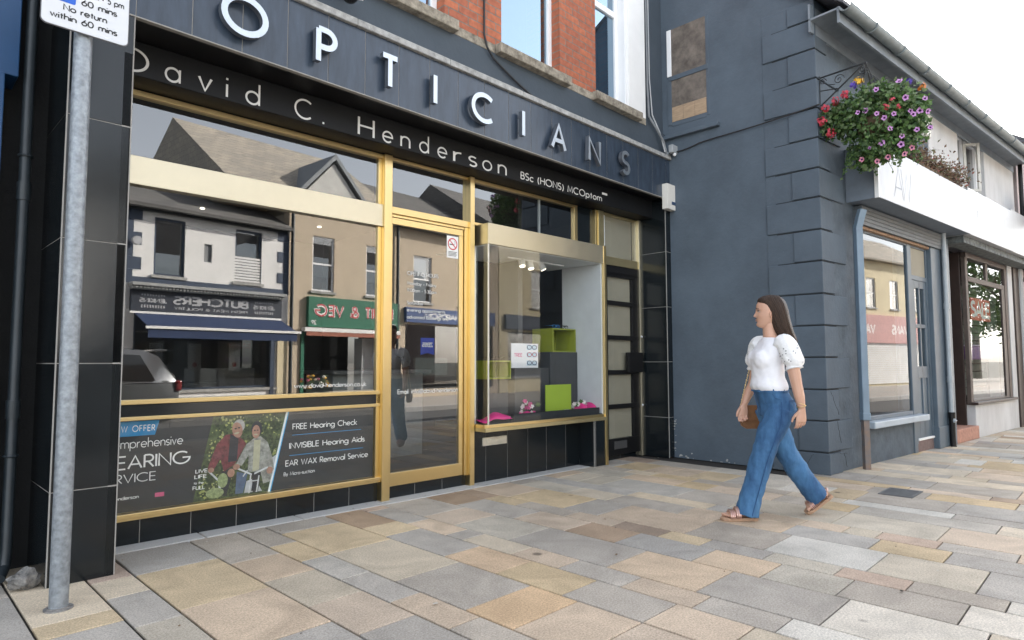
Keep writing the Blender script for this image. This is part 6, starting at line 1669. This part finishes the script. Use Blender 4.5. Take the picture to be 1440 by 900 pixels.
# stickers on the glass
ns = thing('no_smoking_sign', 'white no smoking notice at the top right of the door glass', 'notice', F.w(2.80, .006, 2.12))
mb = MB(); mb.box(F, 2.738, 2.874, .003, .005, 2.122, 2.33); sh_ = mb.build('sheet', m_white, ns)
mb = MB()
mb.loft([[F.w(2.806 + r_ * math.cos(t), .0056, 2.255 + r_ * math.sin(t)) for t in [2 * PI * k / 32 for k in range(32)]] for r_ in (.046, .057)], 0, False)
a = math.radians(135); c_, s_ = math.cos(a), math.sin(a)
mb.quad([F.w(2.806 + x * c_ - y * s_, .0062, 2.255 + x * s_ + y * c_) for x, y in ((-.048, -.005), (.048, -.005), (.048, .005), (-.048, .005))])
mb.build('red_ring', m_red, sh_)
mb = MB(); mb.rect(F, 2.770, 2.826, 2.245, 2.254, .0058); mb.tube([F.w(2.832, .0058, 2.256), F.w(2.836, .0058, 2.272), F.w(2.828, .0058, 2.285)], .002, 4)
for k in range(4): mb.rect(F, 2.755, 2.858 - .01 * (k % 2), 2.178 - k * .012, 2.183 - k * .012, .0058)
mb.build('symbol', MATS['sign_black'], sh_)
zs = thing('blue_sticker', 'royal blue badge sticker with white mirrored lettering on the door glass', 'sticker', F.w(2.53, -.004, 1.215))
mb = MB(); mb.prism(F, [(2.453, 1.368), (2.604, 1.368), (2.604, 1.215), (2.5285, 1.232), (2.453, 1.215)], -.004, -.002); bk_ = mb.build('badge', pm('royal_blue', (.005, .05, .42), .4), zs)
mb = MB(); text(mb, 'ZEISS', F, 2.472, 1.285, .042, -.0014, .22, width=.112, mirror=True); mb.build('lettering', m_white, bk_)

# hearing poster behind the lower window
po = thing('window_poster', 'long black hearing service poster with a photo of two cyclists under the main window', 'poster', F.w(1.0, -.02, .206))
PD = -.016
mb = MB(); mb.box(F, .0, 1.99, -.03, PD, .19, .79); sheet = mb.build('sheet', pm('poster_black', (.028, .03, .033), .6), po)
mb = MB(); mb.prism(F, [(.0, .776), (.368, .776), (.343, .682), (.0, .682)], PD, PD + .001); tb = mb.build('blue_tab', pm('poster_blue', (.02, .24, .52), .6), sheet)
mb = MB(); text(mb, 'NOW OFFER', F, .078, .708, .042, PD + .0016, .13, width=.262, track=.3); mb.build('lettering', m_white, tb)
mb = MB(); D2 = PD + .0012
text(mb, 'Comprehensive', F, .058, .605, .062, D2, .085, width=.455); text(mb, 'HEARING', F, .052, .473, .088, D2, .11, width=.503); text(mb, 'SERVICE', F, .035, .388, .058, D2, .085, width=.32)
text(mb, 'david henderson', F, .02, .285, .024, D2, .15, width=.24)
text(mb, 'FREE Hearing Check', F, 1.285, .642, .046, D2, .12, width=.545); text(mb, 'INVISIBLE Hearing Aids', F, 1.262, .500, .046, D2, .12, width=.64); text(mb, 'EAR WAX Removal Service', F, 1.235, .372, .046, D2, .12, width=.70); text(mb, 'By Micro-suction', F, 1.222, .303, .028, D2, .12, width=.245)
for i, (t_, s) in enumerate((('LIVE', .60), ('LIFE', .595), ('to the', .59), ('FULL', .585))): text(mb, t_, F, s, .40 - i * .037, .026 if i != 2 else .018, PD + .006, .15, width=.075 if i != 2 else .06)
mb.build('lettering', m_white, sheet)
mb = MB(); mb.rect(F, 1.28, 1.87, .600, .604, D2); mb.rect(F, 1.262, 1.89, .449, .453, D2); mb.build('blue_rule', MATS['poster_blue'], sheet)
mb = MB(); mb.rect(F, .355, .41, .278, .305, D2); mb.build('pink_logo', pm('poster_pink', (.55, .10, .2), .6), sheet)
ph = thing  # (photo panel below is a part of the poster)
mb = MB(); mb.prism(F, [(.708, .779), (1.237, .779), (1.109, .206), (.588, .206)], PD, PD + .001)
rq = random.Random(17)
for i in range(1100):                    # printed leaves, light and dark
    z = rq.uniform(.215, .77); t = (z - .206) / .573; s = rq.uniform(.588 + .12 * t + .015, 1.109 + .128 * t - .02); r_ = rq.uniform(.005, .014); a = rq.uniform(0, 6.28)
    lit = rq.random() < (.75 if (s < .80 or s > 1.08 or z > .70) else .12) * (.45 + .55 * math.sin(s * 23 + 1) * math.sin(z * 19))
    mb.add([F.w(s + r_ * math.cos(a + k) * (1 if k % 2 else .55), PD + .0011 + (i % 40) * .000006, z + r_ * math.sin(a + k) * (1 if k % 2 else .55)) for k in (0, 1.57, 3.14, 4.71)], [(0, 1, 2, 3)], rq.choice([2, 2, 3]) if lit else rq.choice([0, 1, 1]))
photo = mb.build('photograph', [pm('photo_foliage', (.030, .045, .02), .6, var=.6, scale=26, col2=(.10, .14, .05), detail=12), pm('photo_leaf_dark', (.02, .035, .015), .6), pm('photo_leaf_lit', (.30, .33, .10), .6, var=.3, scale=30), pm('photo_leaf_pale', (.34, .35, .17), .6, var=.3, scale=30)], sheet)
mb = MB(); mb.prism(F, [(1.230, .779), (1.245, .779), (1.117, .206), (1.102, .206)], PD + .001, PD + .002, 0); mb.prism(F, [(1.2455, .779), (1.252, .779), (1.124, .206), (1.1175, .206)], PD + .001, PD + .002, 1)
mb.build('edge_stripe', [pm('stripe_white', (.7, .75, .78), .6), pm('stripe_blue', (.05, .36, .68), .6)], sheet)
def flat(name, layers):
    mb = MB(); mats = []
    for i, (poly, mt) in enumerate(layers):
        if mt not in mats: mats.append(mt)
        mb.add([F.w(s, PD + .0014 + i * .0003, z) for s, z in poly], [tuple(range(len(poly)))], mats.index(mt))
    return mb.build(name, mats, photo)
def el(cx, cz, rx, rz, n=20, rot=0): return [(cx + rx * math.cos(t) * math.cos(rot) - rz * math.sin(t) * math.sin(rot), cz + rx * math.cos(t) * math.sin(rot) + rz * math.sin(t) * math.cos(rot)) for t in [2 * PI * k / n for k in range(n)]]
c_mar = pm('photo_maroon', (.13, .022, .03), .6, var=.55, scale=30, col2=(.26, .06, .07)); c_drk = pm('photo_dark', (.02, .022, .03), .6); c_skin = pm('photo_skin', (.36, .20, .145), .6, var=.25, scale=40); c_ghair = pm('photo_grey_hair', (.38, .37, .36), .6, var=.2, scale=60)
c_grey = pm('photo_grey_coat', (.22, .22, .20), .6, var=.45, scale=32, col2=(.44, .44, .40)); c_crm = pm('photo_cream', (.42, .40, .28), .6, var=.12, scale=30); c_den = pm('photo_denim', (.08, .12, .2), .6, var=.3, scale=25); c_path = pm('photo_path', (.42, .43, .45), .6, var=.2, scale=20); c_metal = pm('photo_metal', (.55, .56, .57), .5, var=.2, scale=30)
def bar(a, b, w):
    (x0, z0), (x1, z1) = a, b; l = math.hypot(x1 - x0, z1 - z0); nx_, nz_ = -(z1 - z0) / l * w / 2, (x1 - x0) / l * w / 2
    return [(x0 + nx_, z0 + nz_), (x1 + nx_, z1 + nz_), (x1 - nx_, z1 - nz_), (x0 - nx_, z0 - nz_)]
flat('path', [([(.93, .222), (.945, .304), (1.0, .32), (1.06, .22)], c_path), ([(1.11, .44), (1.16, .47), (1.155, .40), (1.125, .28)], c_path), (el(.73, .25, .06, .035), pm('photo_pale_leaf', (.26, .31, .15), .6, var=.4, scale=60)), (el(.78, .33, .035, .05), MATS['photo_pale_leaf'])])
flat('cyclist', [([(.771, .392), (.755, .231), (.807, .219), (.859, .414)], c_drk), ([(.792, .643), (.734, .583), (.694, .473), (.676, .419), (.711, .399), (.76, .482), (.787, .39), (.859, .431), (.89, .485), (.938, .573), (.895, .618), (.837, .648)], c_mar), ([(.824, .649), (.812, .452), (.874, .454), (.882, .610)], c_drk), (el(.884, .700, .040, .046), c_ghair), (el(.872, .672, .036, .055, rot=.2), c_skin), (el(.868, .650, .018, .006, rot=.2), c_crm), (el(.859, .682, .008, .005), c_drk), (el(.883, .687, .008, .005), c_drk), (el(.70, .41, .02, .018), c_skin), (el(.835, .375, .025, .03), c_skin)])
flat('cyclist', [([(.876, .379), (.868, .223), (.922, .223), (.952, .353)], c_den), ([(1.0, .37), (.98, .23), (1.03, .22), (1.05, .36)], c_drk), ([(.988, .602), (.938, .564), (.867, .43), (.909, .417), (.957, .487), (.952, .37), (1.046, .358), (1.066, .271), (1.118, .281), (1.147, .363), (1.132, .452), (1.094, .567), (1.04, .615)], c_grey), ([(.993, .590), (.986, .366), (1.033, .377), (1.041, .590)], c_crm), (el(1.010, .672, .040, .055), c_drk), (el(1.006, .650, .029, .048), c_skin), (el(1.004, .630, .014, .005), c_crm), (el(.996, .660, .006, .004), c_drk), (el(1.017, .660, .006, .004), c_drk), (el(.871, .413, .024, .02), c_skin), (el(1.112, .362, .024, .026), c_skin)])
flat('bicycle', [(bar((.684, .406), (.756, .328), .012), c_metal), (bar((.756, .33), (.767, .229), .014), c_metal), (bar((.88, .40), (.986, .345), .012), c_metal), (bar((.986, .345), (1.098, .386), .012), c_metal), (bar((.974, .342), (.965, .216), .010), c_metal), (bar((1.034, .334), (1.019, .218), .010), c_metal), (bar((.99, .36), (1.00, .22), .018), c_drk), (bar((.919, .34), (.95, .38), .009), c_metal), (bar((.955, .30), (1.03, .30), .008), c_metal)])
